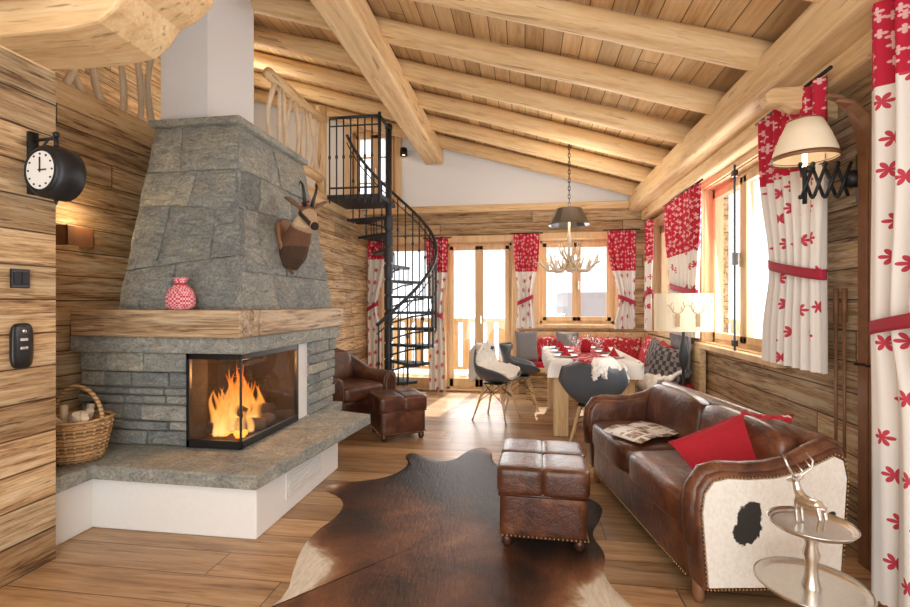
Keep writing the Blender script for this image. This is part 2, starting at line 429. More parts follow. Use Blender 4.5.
gcol(-4.4,-2.62,2.64);g.append(P_bb(-2.62,-1.92,YB+.01,YB+.2,2.64,2.75));gcol(-2.62,-1.92,3.92);gcol(-1.92,XR+.2,2.64)
obj('wall_gable',g,M_plaster2)
obj('ceiling',[P_prism([(-4.6,roof(-4.6)),(2.5,roof(2.5)),(2.5,roof(2.5)+.12),(-4.6,roof(-4.6)+.12)],'y',-1.6,7.9)],M_ceil)
obj('wall_left_front',[P_bb(-3.2,-2.37,-1.6,2.13,0,2.47)],M_wallY)
obj('wall_left_niche',[P_bb(-3.2,-3.0,2.13,4.4,0,2.6)],M_wallY)
obj('wall_left_back',[P_bb(-2.55,-2.35,4.4,7.0,0,2.45),P_bb(-3.0,-2.55,4.4,4.5,0,2.45)],M_wallY)
obj('wall_loft',[P_bb(-4.5,-4.4,-1.6,7.2,2.4,4.7)],M_wallY)
obj('loft_floor',[P_bb(-4.4,-3.0,2.13,4.4,2.6,2.66),P_bb(-4.4,-2.35,4.4,7.0,2.45,2.6),P_bb(-4.4,-2.37,-1.6,2.13,2.47,2.6)],M_pineY,bevel=.005)
for i,y in enumerate([6.78,6.05,5.35,4.65,3.95,3.25,2.55,1.85,1.15,.45]):
    log('rafter' if i==0 else 'rafter.%03d'%i,(-4.35,y,roof(-4.35)-.10),(1.70,y,roof(1.70)-.10),.09,M_pine)
log('purlin_ridge_beam',(-1.32,-1.5,3.48),(-1.32,6.98,3.48),.13,M_pine,square=True,h=.26)
log('eaves_beam',(1.575,-1.5,2.70),(1.575,6.98,2.70),.15,M_pine,square=True,h=.24)
log('eaves_beam.001',(1.66,-1.5,2.52),(1.66,6.98,2.52),.07,M_pine,square=True,h=.13)
log('trim_back',(-2.33,6.97,2.68),(1.6,6.97,2.68),.04,M_pine,square=True,h=.10,bev=.01)
obj('corbel_beam',[P_prism([(-3.2,2.48),(-1.98,2.48),(-1.80,2.50),(-1.72,2.55),(-1.66,2.63),(-1.58,2.66),(-1.50,2.72),(-1.46,2.80),(-1.46,2.95),(-3.2,2.95)],'y',1.80,2.13)],M_pine,bevel=.015)
obj('corbel_beam.001',[P_prism([(-3.2,2.60),(-2.05,2.60),(-1.9,2.66),(-1.8,2.78),(-1.8,2.95),(-3.2,2.95)],'y',1.30,1.72)],M_pine,bevel=.015)
wn=[0]
def window(kind,axis,a0,a1,z0,z1,f,leaves=2,bars=0,depth=.08,fw=.06,rod=False,panel=0):
    wn[0]+=1
    r=root('%s_%d'%(kind,wn[0]))
    parts=[]
    def bx(p,q,c,d,e0=0,e1=depth):
        if axis=='x': parts.append(P_bb(p,q,f+e0,f+e1,c,d))
        else: parts.append(P_bb(f+e0,f+e1,p,q,c,d))
    w=.05
    bx(a0,a0+w,z0,z1);bx(a1-w,a1,z0,z1);bx(a0,a1,z0,z0+w);bx(a0,a1,z1-w,z1)
    cw=.09
    bx(a0-cw,a0,z0-cw*.5,z1+cw,-.10,-.077);bx(a1,a1+cw,z0-cw*.5,z1+cw,-.10,-.077);bx(a0-cw,a1+cw,z1,z1+cw,-.105,-.077)
    bx(a0,a0+.012,z0,z1,-.08,0);bx(a1-.012,a1,z0,z1,-.08,0);bx(a0,a1,z1-.012,z1,-.08,0);bx(a0,a1,z0,z0+.012,-.08,0)
    if kind=='window': bx(a0-cw,a1+cw,z0-.05,z0,-.15,-.077)
    L=(a1-a0-2*w)/leaves
    for i in range(leaves):
        p=a0+w+i*L;q=p+L
        bx(p,p+fw,z0+w,z1-w,-.02,.04);bx(q-fw,q,z0+w,z1-w,-.02,.04)
        bx(p,q,z0+w,z0+w+fw*(1+panel),-.02,.04);bx(p,q,z1-w-fw,z1-w,-.02,.04)
        for b in range(bars):
            zz=z0+(z1-z0)*(b+1)/(bars+1);bx(p,q,zz-.012,zz+.012,0,.03)
    obj('frame',parts,M_frame,r,bevel=.005)
    parts=[];bx(a0+w,a1-w,z0+w,z1-w,.008,.014);obj('pane',parts,M_glass,r)
    parts=[]
    mid=(a0+a1)/2
    if axis=='x': parts.append(P_box((mid+.03,f-.04,(z0+z1)/2-.05),(.015,.03,.12)))
    else: parts.append(P_box((f-.04,mid+.03,(z0+z1)/2),(.03,.015,.12)))
    obj('handle',parts,M_silver,r)
    if rod:
        for yy in rod:
            obj('espagnolette_rod',[P_tube([(f-.12,yy,z0-.02),(f-.12,yy,z1+.02)],.009,8),P_box((f-.12,yy,z1-.05),(.035,.04,.05)),P_box((f-.12,yy,z0+.06),(.035,.04,.05)),P_box((f-.12,yy,(z0+z1)/2),(.04,.03,.10))],M_blackp,r)
    return r
f0=YB+.075
window('door','x',-2.12,-1.28,.02,2.2,f0,1,0,panel=1)
window('door','x',-1.16,-.18,.02,2.2,f0,2,0,panel=1)
window('window','x',.20,1.26,1.0,2.22,f0,2,0)
window('window','y',3.55,4.95,.92,2.40,XR+.075,2,0,rod=(4.16,))
window('window','y',5.55,6.75,.95,2.33,XR+.075,2,0)
window('window','y',.7,2.0,.02,2.3,XR+.075,2,0)
window('window','x',-2.62,-1.92,2.75,3.92,f0,2,2)

# outside world
obj('snow_ground',[P_bb(-60,60,7.3,90,-3.2,-3.0),P_bb(2.3,60,-30,7.3,-3.2,-3.0)],M_snow)
obj('balcony_deck',[P_bb(-4,3.6,7.25,8.9,-.14,-.02)],M_pine)
r=root('balcony_railing')
obj('rail',[P_bb(-4,3.6,8.75,8.83,.95,1.03),P_bb(-4,3.6,8.76,8.82,.08,.14)]+[P_bb(x*.22-4,x*.22-3.86,8.78,8.81,.14,.95) for x in range(35)],M_pineZ,r)
r=root('neighbour_chalet')
obj('walls',[P_bb(2,8,26,32,-3,1.9)],plain('chalet_wood',(.36,.30,.28),.8),r)
obj('roof',[P_prism([(1.2,1.6),(5,3.4),(8.8,1.6),(8.8,2.1),(5,3.9),(1.2,2.1)],'y',25,33)],M_snow,r)
def mount(u,v):
    x=-80+160*u;y=60+70*v
    h=9*abs(noise.noise((x*.03,y*.03,3)))+22*v*(.5+.5*noise.noise((x*.02,y*.02,1)))-4
    return V(x,y,h)
obj('mountain_range',[P_grid(mount,60,20)],M_snow,smooth=True)
def mount2(u,v):
    y=-40+110*u;x=40+60*v
    return V(x,y,26*v*(.6+.5*noise.noise((x*.03,y*.04,1)))-4)
obj('mountain_range.001',[P_grid(mount2,50,16)],M_snow,smooth=True)

# ------------------------------------------------------------------ loft rails
r=root('loft_railing')
def branch(x,y,z0,z1,rad=.02,lean=.05):
    a=RN.uniform(-lean,lean);b=RN.uniform(-lean,lean)
    pts=[(x+a*math.sin(k/5*pi)*.8,y+b*math.sin(k/5*pi*1.3),z0+(z1-z0)*k/5) for k in range(6)]
    return P_tube(pts,[rad*RN.uniform(.8,1.2) for _ in pts],8)
obj('balusters',[branch(-2.38,4.28+i*.115,2.78,3.42,.022) for i in range(10)],M_branch,r,smooth=True)
log('handrail',(-2.38,4.2,3.46),(-2.38,5.42,3.46),.055,M_pine,r)
log('bottom_rail',(-2.38,4.2,2.76),(-2.38,5.42,2.76),.05,M_pine,r)
log('newel_post',(-2.38,5.38,2.6),(-2.38,5.38,3.62),.06,M_pine,r)
r=root('loft_railing.001')
obj('balusters',[branch(-3.04,2.3+i*.16,2.72,3.45,.024,.09) for i in range(13)],M_branch,r,smooth=True)
log('handrail',(-3.04,2.2,3.5),(-3.04,4.35,3.5),.055,M_pine,r)
log('bottom_rail',(-3.04,2.15,2.70),(-3.04,4.35,2.70),.07,M_pine,r)

# ------------------------------------------------------------------ fireplace
F=root('corner_fireplace')
obj('plaster_base',[P_bb(-3.0,-2.48,2.22,2.6,0,.30),P_bb(-3.0,-1.46,2.45,3.62,0,.30),P_bb(-3.0,-1.75,3.62,4.3,0,.30)],M_plaster,F,bevel=.01)
obj('hearth_slab',[P_prism([(-3.0,2.18),(-2.43,2.18),(-2.43,2.40),(-1.42,2.38),(-1.27,3.85),(-1.7,3.98),(-1.7,4.32),(-3.0,4.32)],'z',.30,.38)],M_stone,F,bevel=.008)
obj('vent_grille',[P_box((-1.455,3.02,.175),(.012,.5,.17))]+[P_box((-1.447,3.02,.115+i*.02),(.012,.46,.008)) for i in range(7)],M_white,F)
obj('masonry_core',[P_bb(-2.90,-2.3,2.88,4.25,.38,1.0),P_bb(-2.3,-1.78,3.58,4.25,.38,1.0)],M_plaster,F)
def stack(a0,a1,z0,z1,put):
    out=[];z=z0
    while z<z1-.02:
        h=min(RN.uniform(.05,.11),z1-z)
        if z1-z-h<.04:h=z1-z
        a=a0
        while a<a1-.01:
            w=RN.uniform(.12,.38)
            if a1-a-w<.08:w=a1-a
            pr=RN.uniform(0,.035)
            out.append(put(a+.004,a+w-.004,z+.004,z+h-.004,pr));a+=w
        z+=h
    return out
st=stack(-2.93,-2.14,.38,.99,lambda a,b,c,d,p:P_bb(a,b,2.81-p,2.95,c,d))
st+=stack(3.74,4.26,.38,.99,lambda a,b,c,d,p:P_bb(-1.85,-1.765+p,a,b,c,d))
st+=stack(2.84,4.2,.38,.99,lambda a,b,c,d,p:P_bb(-2.94-p,-2.88,a,b,c,d))
obj('stacked_stones',st,M_stone,F,bevel=.014,seg=3)
obj('mortar_bed',[P_bb(-2.925,-2.145,2.83,2.95,.38,.99),P_bb(-1.85,-1.785,3.74,4.25,.38,.99)],M_mortar,F)
obj('stone_lintel',[P_bb(-2.94,-1.72,2.735,4.30,.985,1.09)],M_stone,F,bevel=.01)
obj('mantel_front',[P_bb(-2.88,-1.70,2.68,2.90,1.09,1.26)],M_mantel,F,bevel=.012)
obj('mantel_side',[P_bb(-1.92,-1.695,2.90,4.34,1.09,1.26)],M_mantelY,F,bevel=.012)
obj('mantel_infill',[P_bb(-2.88,-1.92,2.90,4.3,1.09,1.24)],M_mantel,F)
hb=[(-2.67,2.86),(-1.81,2.86),(-1.81,4.30),(-2.67,4.30)];ht=[(-2.67,3.19),(-2.05,3.19),(-2.05,4.17),(-2.67,4.17)]
vs=[V(x,y,1.25) for x,y in hb]+[V(x,y,2.58) for x,y in ht]
obj('stone_hood',[(vs,[(3,2,1,0),(4,5,6,7),(0,1,5,4),(1,2,6,5),(2,3,7,6),(3,0,4,7)])],M_mortar,F)
def slabs(A,B,Cc,D,rows,n):
    out=[];vb=[0]
    tot=sum(h for h,_ in rows)
    for h,_ in rows: vb.append(vb[-1]+h/tot)
    tilt=[0]+[RN.uniform(-.05,.05) for _ in rows[:-1]]+[0]
    def P(u,v): return (A*(1-u)+B*u)*(1-v)+(D*(1-u)+Cc*u)*v
    for j,(h,us) in enumerate(rows):
        us=[-.015]+us+[1.02];L=(B-A).length
        sl=[0]+[RN.uniform(-.08,.08) for _ in us[1:-1]]+[0]
        for i in range(len(us)-1):
            g=.0035/L
            def q(u,top,s):
                uu=u+(s if top else -s)*.5
                v=(vb[j+1]+tilt[j+1]*(uu-.5)*2) if top else (vb[j]+tilt[j]*(uu-.5)*2)
                return uu,v
            c=[q(us[i]+g,0,sl[i]),q(us[i+1]-g,0,sl[i+1]),q(us[i+1]-g,1,sl[i+1]),q(us[i]+g,1,sl[i])]
            c=[(u,v+(.0035 if k<2 else -.0035)) for k,(u,v) in enumerate(c)]
            th=RN.uniform(.012,.040)
            # subdivided, slightly riven front face
            NS=8;vv=[];ff=[]
            def bil(a,b):
                return ((c[0][0]*(1-a)+c[1][0]*a)*(1-b)+(c[3][0]*(1-a)+c[2][0]*a)*b,(c[0][1]*(1-a)+c[1][1]*a)*(1-b)+(c[3][1]*(1-a)+c[2][1]*a)*b)
            for a in range(NS+1):
                for b in range(NS+1):
                    u_,v_=bil(a/NS,b/NS)
                    edge=min(a,NS-a,b,NS-b)
                    jit=RN.uniform(-.0045,.0045) if edge==0 else 0
                    p=P(u_+jit/L,v_+jit*.6)
                    hh=th*(.55 if edge==0 else 1)+.012*noise.noise((p.x*6+j*3,p.y*6,p.z*6+i*5))
                    vv.append(p+n*hh)
            k0=len(vv)
            for a in range(NS):
                for b in range(NS): ff.append((a*(NS+1)+b,(a+1)*(NS+1)+b,(a+1)*(NS+1)+b+1,a*(NS+1)+b+1))
            loop=[a*(NS+1) for a in range(NS+1)]+[NS*(NS+1)+b for b in range(1,NS+1)]+[a*(NS+1)+NS for a in range(NS-1,-1,-1)]+[b for b in range(NS-1,0,-1)]
            for idx in loop: vv.append(vv[idx]-n*.06)
            m=len(loop)
            for a in range(m): ff.append((loop[a],loop[(a+1)%m],k0+(a+1)%m,k0+a))
            out.append((vv,ff))
    return out
def nrm(A,B,D):
    n=(B-A).cross(D-A).normalized();return n
b0,b1,b2,b3,t0,t1,t2,t3=vs
sl=slabs(b0,b1,t1,t0,[(.24,[.42]),(.30,[.28,.76]),(.20,[.52]),(.26,[.35])],nrm(b0,b1,t0))
sl+=slabs(b1,b2,t2,t1,[(.20,[.30]),(.36,[.48]),(.20,[.22,.62]),(.26,[.5])],nrm(b1,b2,t1))
sl+=slabs(b3,b0,t0,t3,[(.3,[.4]),(.3,[.6]),(.3,[.5]),(.3,[.4])],nrm(b3,b0,t3))
obj('hood_stone_slabs',sl,M_hood,F,smooth=False,normals=True)
obj('hood_cap',[P_bb(-2.70,-1.99,3.12,4.21,2.58,2.63)],M_stone,F,bevel=.008)
obj('chimney',[P_bb(-2.75,-2.36,3.30,3.92,2.63,4.25)],M_plaster2,F)
fb=[P_bb(-2.30,-2.28,2.96,3.58,.38,.985),P_bb(-2.3,-1.78,3.545,3.565,.38,.985),P_bb(-2.3,-1.78,2.955,3.565,.38,.405),P_bb(-2.14,-1.78,2.80,2.955,.38,.405),P_bb(-2.3,-1.78,2.80,3.55,.965,.984),P_bb(-2.3,-2.12,2.952,2.965,.38,.985),P_bb(-2.14,-2.122,2.80,2.965,.38,.985)]
obj('firebox_lining',fb,M_soot,F)
fr=[]
def fbar(x0,x1,y0,y1,z0,z1): fr.append(P_bb(x0,x1,y0,y1,z0,z1))
fbar(-2.135,-1.755,2.775,2.80,.385,.435);fbar(-2.135,-1.755,2.775,2.80,.945,.985);fbar(-2.135,-2.11,2.775,2.80,.385,.985)
fbar(-1.78,-1.755,2.775,3.545,.385,.435);fbar(-1.78,-1.755,2.775,3.545,.945,.985);fbar(-1.78,-1.755,3.52,3.545,.385,.985);fbar(-1.768,-1.755,2.775,2.788,.385,.985)
obj('firebox_frame',fr,M_blackp,F,bevel=.003)
obj('fire_glass',[P_bb(-2.11,-1.77,2.787,2.791,.43,.95),P_bb(-1.770,-1.766,2.79,3.52,.43,.95)],M_fglass,F)
lg=[];
for (x,y,z,a,L,rr) in [(-1.98,3.05,.455,.4,.40,.045),(-2.02,3.28,.455,-.2,.42,.05),(-1.95,3.18,.525,1.0,.36,.04),(-2.03,3.12,.555,-.6,.34,.038)]:
    lg.append(P_tube([(x-L/2*math.cos(a),y-L/2*math.sin(a),z),(x,y,z+.015),(x+L/2*math.cos(a),y+L/2*math.sin(a),z)],[rr,rr*1.1,rr],10))
obj('fire_logs',lg,M_bark,F,smooth=True)
obj('embers',[P_ell((-2.0+RN.uniform(-.14,.14),3.15+RN.uniform(-.22,.22),.42),RN.uniform(.015,.03),8,6) for _ in range(30)],M_ember,F)
fl=[]
for i in range(70):
    x=-2.0+RN.gauss(0,.06);y=3.13+RN.gauss(0,.10)
    dd=math.hypot((x+2.0)/.16,(y-3.13)/.26);h=RN.uniform(.20,.48)*max(.40,1-.42*dd);r0=RN.uniform(.035,.068)*(.6+h);ph=RN.uniform(0,6)
    pts=[];rr=[]
    for k in range(15):
        s=k/14;pts.append((x+.022*math.sin(ph+s*6)*s,y+.026*math.cos(ph+s*5.5)*s,.43+h*s));rr.append(r0*(math.sin(pi*min(1,s*.72+.28))**.9)*(1-s*.5)+.0006)
    fl.append(P_tube(pts,rr,12,.75))
obj('flames',fl,M_flame,F,smooth=True)
# chamois
C=root('chamois_mount',(-1.875,3.58,1.80),-.22,1.15)
obj('plaque',[P_prism([(0,-.24),(.08,-.16),(.115,.0),(.10,.10),(.05,.14),(-.05,.14),(-.10,.10),(-.115,.0),(-.08,-.16)],'x',-.01,.02)],M_darkwood,C,bevel=.008,rot=(0,-.17,.2))
H=V(.18,-.01,.17);FD=V(.72,-.52,-.46).normalized();RD=FD.cross(V(0,0,1)).normalized();UD=RD.cross(FD).normalized()
def cq(f,r,u): return H+FD*f+RD*r+UD*u
def chcol(p):
    d=p-H;f=d.dot(FD);r=d.dot(RD);u=d.dot(UD)
    if f>-.045 and u>-.075 and (f>.0 or u>-.02):
        if f>.200: return (.03,.022,.018)
        if abs(r)>.020 and abs(r)<.06 and f>.0 and f<.19 and abs(u-(.012-.12*f))<.017: return (.045,.025,.016)
        if u>.02 and f<.05: return (.24,.13,.065)
        return (.60,.43,.27)
    if p.z<-.05: return (.07,.036,.02)
    if d.length<.13 and u<-.03: return (.42,.28,.17)
    return (.15,.07,.035)
cp=[P_tube([(.0,0,-.16),(.05,0,-.09),(.09,0,.0),(.13,-.005,.08),(.165,-.01,.14)],[.085,.10,.09,.072,.058],16),
 P_tube([cq(-.06,0,-.01),cq(-.02,0,0),cq(.03,0,0),cq(.09,0,-.004),cq(.15,0,-.010),cq(.20,0,-.016),cq(.222,0,-.020)],[.038,.060,.060,.048,.036,.029,.018],16)]
for s in(-1,1): cp.append(P_tube([cq(-.03,s*.045,.03),cq(-.045,s*.085,.055),cq(-.06,s*.125,.075),cq(-.065,s*.15,.08)],[.016,.028,.022,.005],10,.5))
fuse('head_and_neck',cp,M_fur,C,vox=.005,smooth=4,colfn=chcol)
obj('horns',[P_tube([cq(.005,s*.022,.045),cq(.0,s*.030,.10),cq(-.005,s*.040,.15),cq(-.03,s*.048,.19),cq(-.07,s*.052,.195),cq(-.09,s*.053,.165)],[.014,.012,.010,.008,.006,.002],10) for s in(-1,1)],M_horn,C,smooth=True)
obj('eyes',[P_ell(tuple(cq(.045,s*.050,.012)),.012) for s in(-1,1)],M_blackp,C,smooth=True)
obj('red_berries',[P_ell((.17+RN.uniform(-.02,.02),-.01+RN.uniform(-.03,.03),.235+RN.uniform(0,.025)),.009,8,6) for _ in range(7)],M_redfab,C,smooth=True)
# gingham sack
B=root('gingham_sack',(-2.15,2.745,1.262))
obj('sack',[P_lathe([(.0,0),(.07,.0),(.098,.03),(.098,.08),(.08,.125),(.04,.155),(.03,.165),(.05,.19),(.055,.20)],20)],M_ging,B,smooth=True)
obj('ribbon',[P_lathe([(.038,.150),(.042,.158),(.036,.166)],16)],M_redfab,B,smooth=True)
B.scale=(1,.62,1)
# basket
B=root('wicker_log_basket',(-2.60,2.47,.382))
obj('bowl',[P_lathe([(.0,.0),(.115,0),(.13,.06),(.15,.14),(.165,.22),(.172,.24),(.16,.235),(.145,.14),(.12,.02),(0,.015)],28)],M_wick,B,smooth=True)
obj('rim',[P_tube([(.167*math.cos(a*pi/14),.167*math.sin(a*pi/14),.238+.006*(a%2)) for a in range(29)],.013,8)],M_wick,B,smooth=True)
obj('ribs',[P_tube([(.118*math.cos(a),.118*math.sin(a),.0),(.137*math.cos(a),.137*math.sin(a),.07),(.156*math.cos(a),.156*math.sin(a),.15),(.172*math.cos(a),.172*math.sin(a),.235)],.007,6) for a in [k*2*pi/22 for k in range(22)]]+[P_tube([((.122+.05*q/.24)*math.cos(a*pi/12)*1.03,(.122+.05*q/.24)*math.sin(a*pi/12)*1.03,q) for a in range(25)],.006,6) for q in (.03,.06,.09,.12,.15,.18,.21)],M_wick,B,smooth=True)
obj('handle',[P_tube([(.165*math.cos(a),0,.23+.20*math.sin(a)) for a in [k*pi/14 for k in range(15)]],.012,8)],M_wick,B,smooth=True)
obj('kindling',[P_tube([(RN.uniform(-.06,.06),RN.uniform(-.06,.06),.05),(RN.uniform(-.12,.12),RN.uniform(-.12,.12),RN.uniform(.26,.32))],.02,7) for _ in range(9)],M_branch,B)
# clock
K=root('station_clock',(-2.20,1.98,1.915),-.12)
RX=Matrix.Rotation(pi/2,4,'X')
obj('drum',[xf(P_lathe([(0,-.065),(.10,-.065),(.122,-.05),(.125,0),(.122,.05),(.10,.065),(0,.065)],36),RX)],M_black,K,smooth=True)
obj('dial',[xf(P_lathe([(0,.0),(.088,.0),(.088,.004),(0,.004)],32,(0,0,.066)),RX)],M_white,K)
obj('hands',[P_box((.0,-.073,.025),(.006,.003,.07)),P_box((.015,-.073,.0),(.05,.003,.006))]+[P_box((.074*math.sin(a),-.072,.074*math.cos(a)),(.008,.003,.008)) for a in [k*pi/6 for k in range(12)]],M_blackp,K)
obj('bezel',[xf(P_lathe([(.086,.06),(.092,.075),(.104,.07),(.108,.055)],36),RX)],M_black,K,smooth=True)
obj('wall_bracket',[P_box((-.152,-.0,.06),(.02,.04,.30)),P_tube([(-.15,0,.17),(0,0,.17)],.008,8),P_tube([(0,0,.17),(0,0,.12)],.01,8),P_tube([(-.15,0,-.03),(-.10,0,-.01),(-.06,0,.06),(-.09,0,.13),(-.05,0,.17)],.006,8),P_tube([(0,0,-.12),(0,0,-.15)],[.012,.002],8),P_ell((0,0,.185),.015,10,8),P_tube([(-.15,0,.0),(-.12,0,0)],.01,8)],M_black,K,smooth=True)
r=root('wall_switch',(-2.369,1.95,1.418));obj('plate',[P_box((.005,0,0),(.012,.085,.09))],M_blackp,r,bevel=.003);obj('rocker',[P_box((.012,-.018,.0),(.006,.03,.06)),P_box((.012,.018,.0),(.006,.03,.06))],M_black,r,bevel=.002)
r=root('intercom',(-2.369,1.95,1.10));obj('body',[P_soft((.014,0,0),(.03,.10,.215),4)],M_blackp,r,smooth=True);obj('buttons',[P_box((.029,.0,.03-i*.04),(.004,.035,.014)) for i in range(2)]+[P_ell((.028,0,.07),.010,10,6)],M_silver,r,bevel=.002)
r=root('wooden_wall_light',(-2.95,2.77,1.74));obj('box_shade',[P_bb(-.05,.06,-.10,-.088,-.065,.065),P_bb(-.05,.06,.088,.10,-.065,.065),P_bb(.048,.06,-.10,.10,-.065,.065)],M_darkwood,r,bevel=.003)
obj('bulb',[P_ell((.0,0,0),.035)],M_bulb,r,smooth=True)
r=root('ceiling_spotlight',(-1.78,6.93,3.55));obj('can',[P_tube([(0,.06,.03),(0,0,.03)],.02,10),P_lathe([(.0,.05),(.05,.05),(.055,-.06),(.05,-.06),(.045,.03),(0,.03)],20)],M_black,r,smooth=True);obj('bulb',[P_ell((0,0,-.02),.035)],M_bulb,r,smooth=True)

# ------------------------------------------------------------------ spiral staircase
T=root('spiral_staircase',(-1.70,5.86,0))
RS=.60
obj('centre_pole',[P_tube([(0,0,0),(0,0,3.5)],.04,16),P_ell((0,0,3.52),.05),P_lathe([(.11,0),(.11,.02),(.05,.05)],20,close=True)],M_anthr,T,smooth=True)
tr=[];bal=[];hr=[];strg=[]
N=12;DA=21
def A(k): return math.radians(-76+(k-1)*DA)
for k in range(1,N+1):
    a=A(k);z=.2*k;w=math.radians(15)
    tr.append(P_prism([(.04*math.cos(a-w*2),.04*math.sin(a-w*2))]+[(RS*math.cos(a+w*q),RS*math.sin(a+w*q)) for q in(-1,-.5,0,.5,1)]+[(.04*math.cos(a+w*2),.04*math.sin(a+w*2))],'z',z-.035,z))
    tr.append(P_tube([(0,0,z-.18),(0,0,z-.01)],.055,14))
    tr.append(P_tube([(.05*math.cos(a),.05*math.sin(a),z-.14),(.3*math.cos(a),.3*math.sin(a),z-.07),(.56*math.cos(a),.56*math.sin(a),z-.04)],.012,8))
    a2=a-w
    for q in(.15,.28,.41,.54):
        tr.append(P_tube([(q*math.cos(a2),q*math.sin(a2),z-.2),(q*math.cos(a2),q*math.sin(a2),z-.02)],.008,6))
    for da in(-.4,.1):
        aa=a+math.radians(DA)*da;zz=z+.2*da
        bal.append(P_tube([(RS*math.cos(aa),RS*math.sin(aa),z-.04),(RS*math.cos(aa),RS*math.sin(aa),zz+.95)],.0095,8))
        bal.append(P_ell((RS*math.cos(aa),RS*math.sin(aa),zz+.5),(.018,.018,.03),8,6))
for i in range(0,97):
    k=.5+i/96*(N+.2);a=A(k);hr.append((RS*math.cos(a),RS*math.sin(a),.2*k+.95))
obj('treads',tr,M_anthr,T,bevel=.003)
obj('balusters',bal,M_anthr,T,smooth=True)
obj('handrail',[P_tube(hr,.02,8)],M_anthr,T,smooth=True)
obj('mid_rail',[P_tube([(x,y,z-.10) for x,y,z in hr],.008,6)],M_anthr,T,smooth=True)
obj('landing',[P_bb(-.65,.02,-.38,.25,2.55,2.6)],M_anthr,T)
gd=[P_tube([(-.62,-.38,3.52),(.0,-.38,3.52)],.02,8),P_tube([(-.62,-.38,3.42),(.0,-.38,3.42)],.009,6),P_tube([(-.62,-.38,2.68),(.0,-.38,2.68)],.012,6)]
for i in range(8): gd.append(P_tube([(-.62+i*.088,-.38,2.5),(-.62+i*.088,-.38,3.52)],.0095,8));gd.append(P_ell((-.62+i*.088,-.38,3.05),(.018,.018,.03),8,6))
gd.append(P_tube([(0,-.38,2.5),(0,-.38,3.56)],.02,8));gd.append(P_tube([(0,-.38,3.52),(0,0,3.5)],.02,8))
obj('landing_guard',gd,M_anthr,T,smooth=True)

# ------------------------------------------------------------------ rug
ol=[(-.97,4.10),(-.84,3.98),(-.71,3.88),(-.576,3.94),(-.53,4.1),(-.48,4.25),(-.36,4.34),(-.28,4.2),(-.27,3.94),(-.12,3.7),(.08,3.45),(.35,3.38),(.50,3.2),(.45,2.98),(.36,2.78),(.42,2.57),(.36,2.37),(.45,2.14),(.62,1.92),(.5,1.8),(.25,1.75),(0,1.55),(-.3,1.45),(-.65,1.55),(-.9,1.62),(-1.2,1.5),(-1.28,1.68),(-1.02,1.93),(-1.15,2.29),(-1.19,2.55),(-1.125,2.82),(-1.18,3.04),(-1.40,3.18),(-1.38,3.30),(-1.21,3.36),(-1.03,3.46),(-.95,3.62),(-.93,3.82),(-1.02,3.98)]
def smoothloop(p,it=2):
    for _ in range(it):
        q=[]
        for i in range(len(p)):
            a=p[i];b=p[(i+1)%len(p)]
            q.append((a[0]*.75+b[0]*.25,a[1]*.75+b[1]*.25));q.append((a[0]*.25+b[0]*.75,a[1]*.25+b[1]*.75))
        p=q
    return p
ol=smoothloop(ol)
cx,cy=-.36,2.75;n=len(ol);vs=[];fs=[];ed=[];K_=18
def gs(x,y,a,b,r): return math.exp(-((x-a)**2+(y-b)**2)/r**2)
for j in range(K_+1):
    s=j/K_
    for (x,y) in ol:
        X=cx+(x-cx)*s;Y=cy+(y-cy)*s
        vs.append(V(X,Y,.010 if j<K_ else .002))
        e=.35
        e+=.17*gs(X,Y,-.62,2.6,.5)
        e-=.42*gs(X,Y,-.40,3.8,.6)
        e-=.30*max(0,min(1,(X+.15)/.45))*(1-gs(X,Y,.42,2.15,.35))
        e-=.16*max(0,min(1,(-.80-X)/.3))*(1 if Y>2.6 else 0)
        e+=.80*gs(X,Y,-1.08,2.1,.36)*max(0,(s-.62)/.38)+.95*gs(X,Y,.42,2.12,.26)+.25*max(0,(s-.85)/.15)*(1 if Y<2.5 else .5)
        e+=.6*gs(X,Y,-.30,4.2,.12)+.65*gs(X,Y,-1.36,3.24,.10)
        ed.append(e)
for j in range(K_):
    for i in range(n):
        i2=(i+1)%n;fs.append((j*n+i,j*n+i2,(j+1)*n+i2,(j+1)*n+i))
rug=obj('cowhide_rug',[(vs,fs)],M_rug,smooth=True,normals=False)
at=rug.data.attributes.new('edge','FLOAT','POINT')
for i,e in enumerate(ed): at.data[i].value=e

# ------------------------------------------------------------------ furniture
def nails(path,step,r=.006):
    out=[];d=0
    for a,b in zip(path[:-1],path[1:]):
        a=Vector(a);b=Vector(b);L=(b-a).length
        while d<L:
            p=a+(b-a)*(d/L);out.append(P_ell(p,r,6,4));d+=step
        d-=L
    return out
def pouf(name,loc,rz,w,d,h):
    o=root(name,loc,rz)
    obj('body',[P_soft((0,0,h*.43),(w*.97,d*.97,h*.62),14)],M_leather,o,smooth=True)
    qs=[]
    for sx in(-1,1):
        for sy in(-1,1): qs.append(P_soft((sx*(w/4-.003),sy*(d/4-.003),h*.83),(w/2+.02,d/2+.02,h*.36),7,14))
    obj('cushion',qs,M_leather,o,smooth=True)
    hw,hd=w*.487,d*.487
    loop=[(-hw,-hd,h*.17),(hw,-hd,h*.17),(hw,hd,h*.17),(-hw,hd,h*.17),(-hw,-hd,h*.17)]
    obj('piping',[P_tube([(x*.99,y*.99,h*.665) for x,y,z in loop],.008,6)],M_leatherD,o,smooth=True)
    obj('nailheads',nails(loop,.022,.006),M_brass,o,smooth=True)
    obj('feet',[P_lathe([(.0,0),(.018,0),(.03,.02),(.028,.04),(.024,h*.16)],12,(sx*w*.40,sy*d*.40,0),close=True) for sx in(-1,1) for sy in(-1,1)],M_leatherD,o,smooth=True)
    return o
pouf('leather_ottoman',(.10,2.80,.012),-.03,.47,.57,.43)
pouf('leather_ottoman.001',(-1.25,4.62,0),.55,.46,.46,.42)

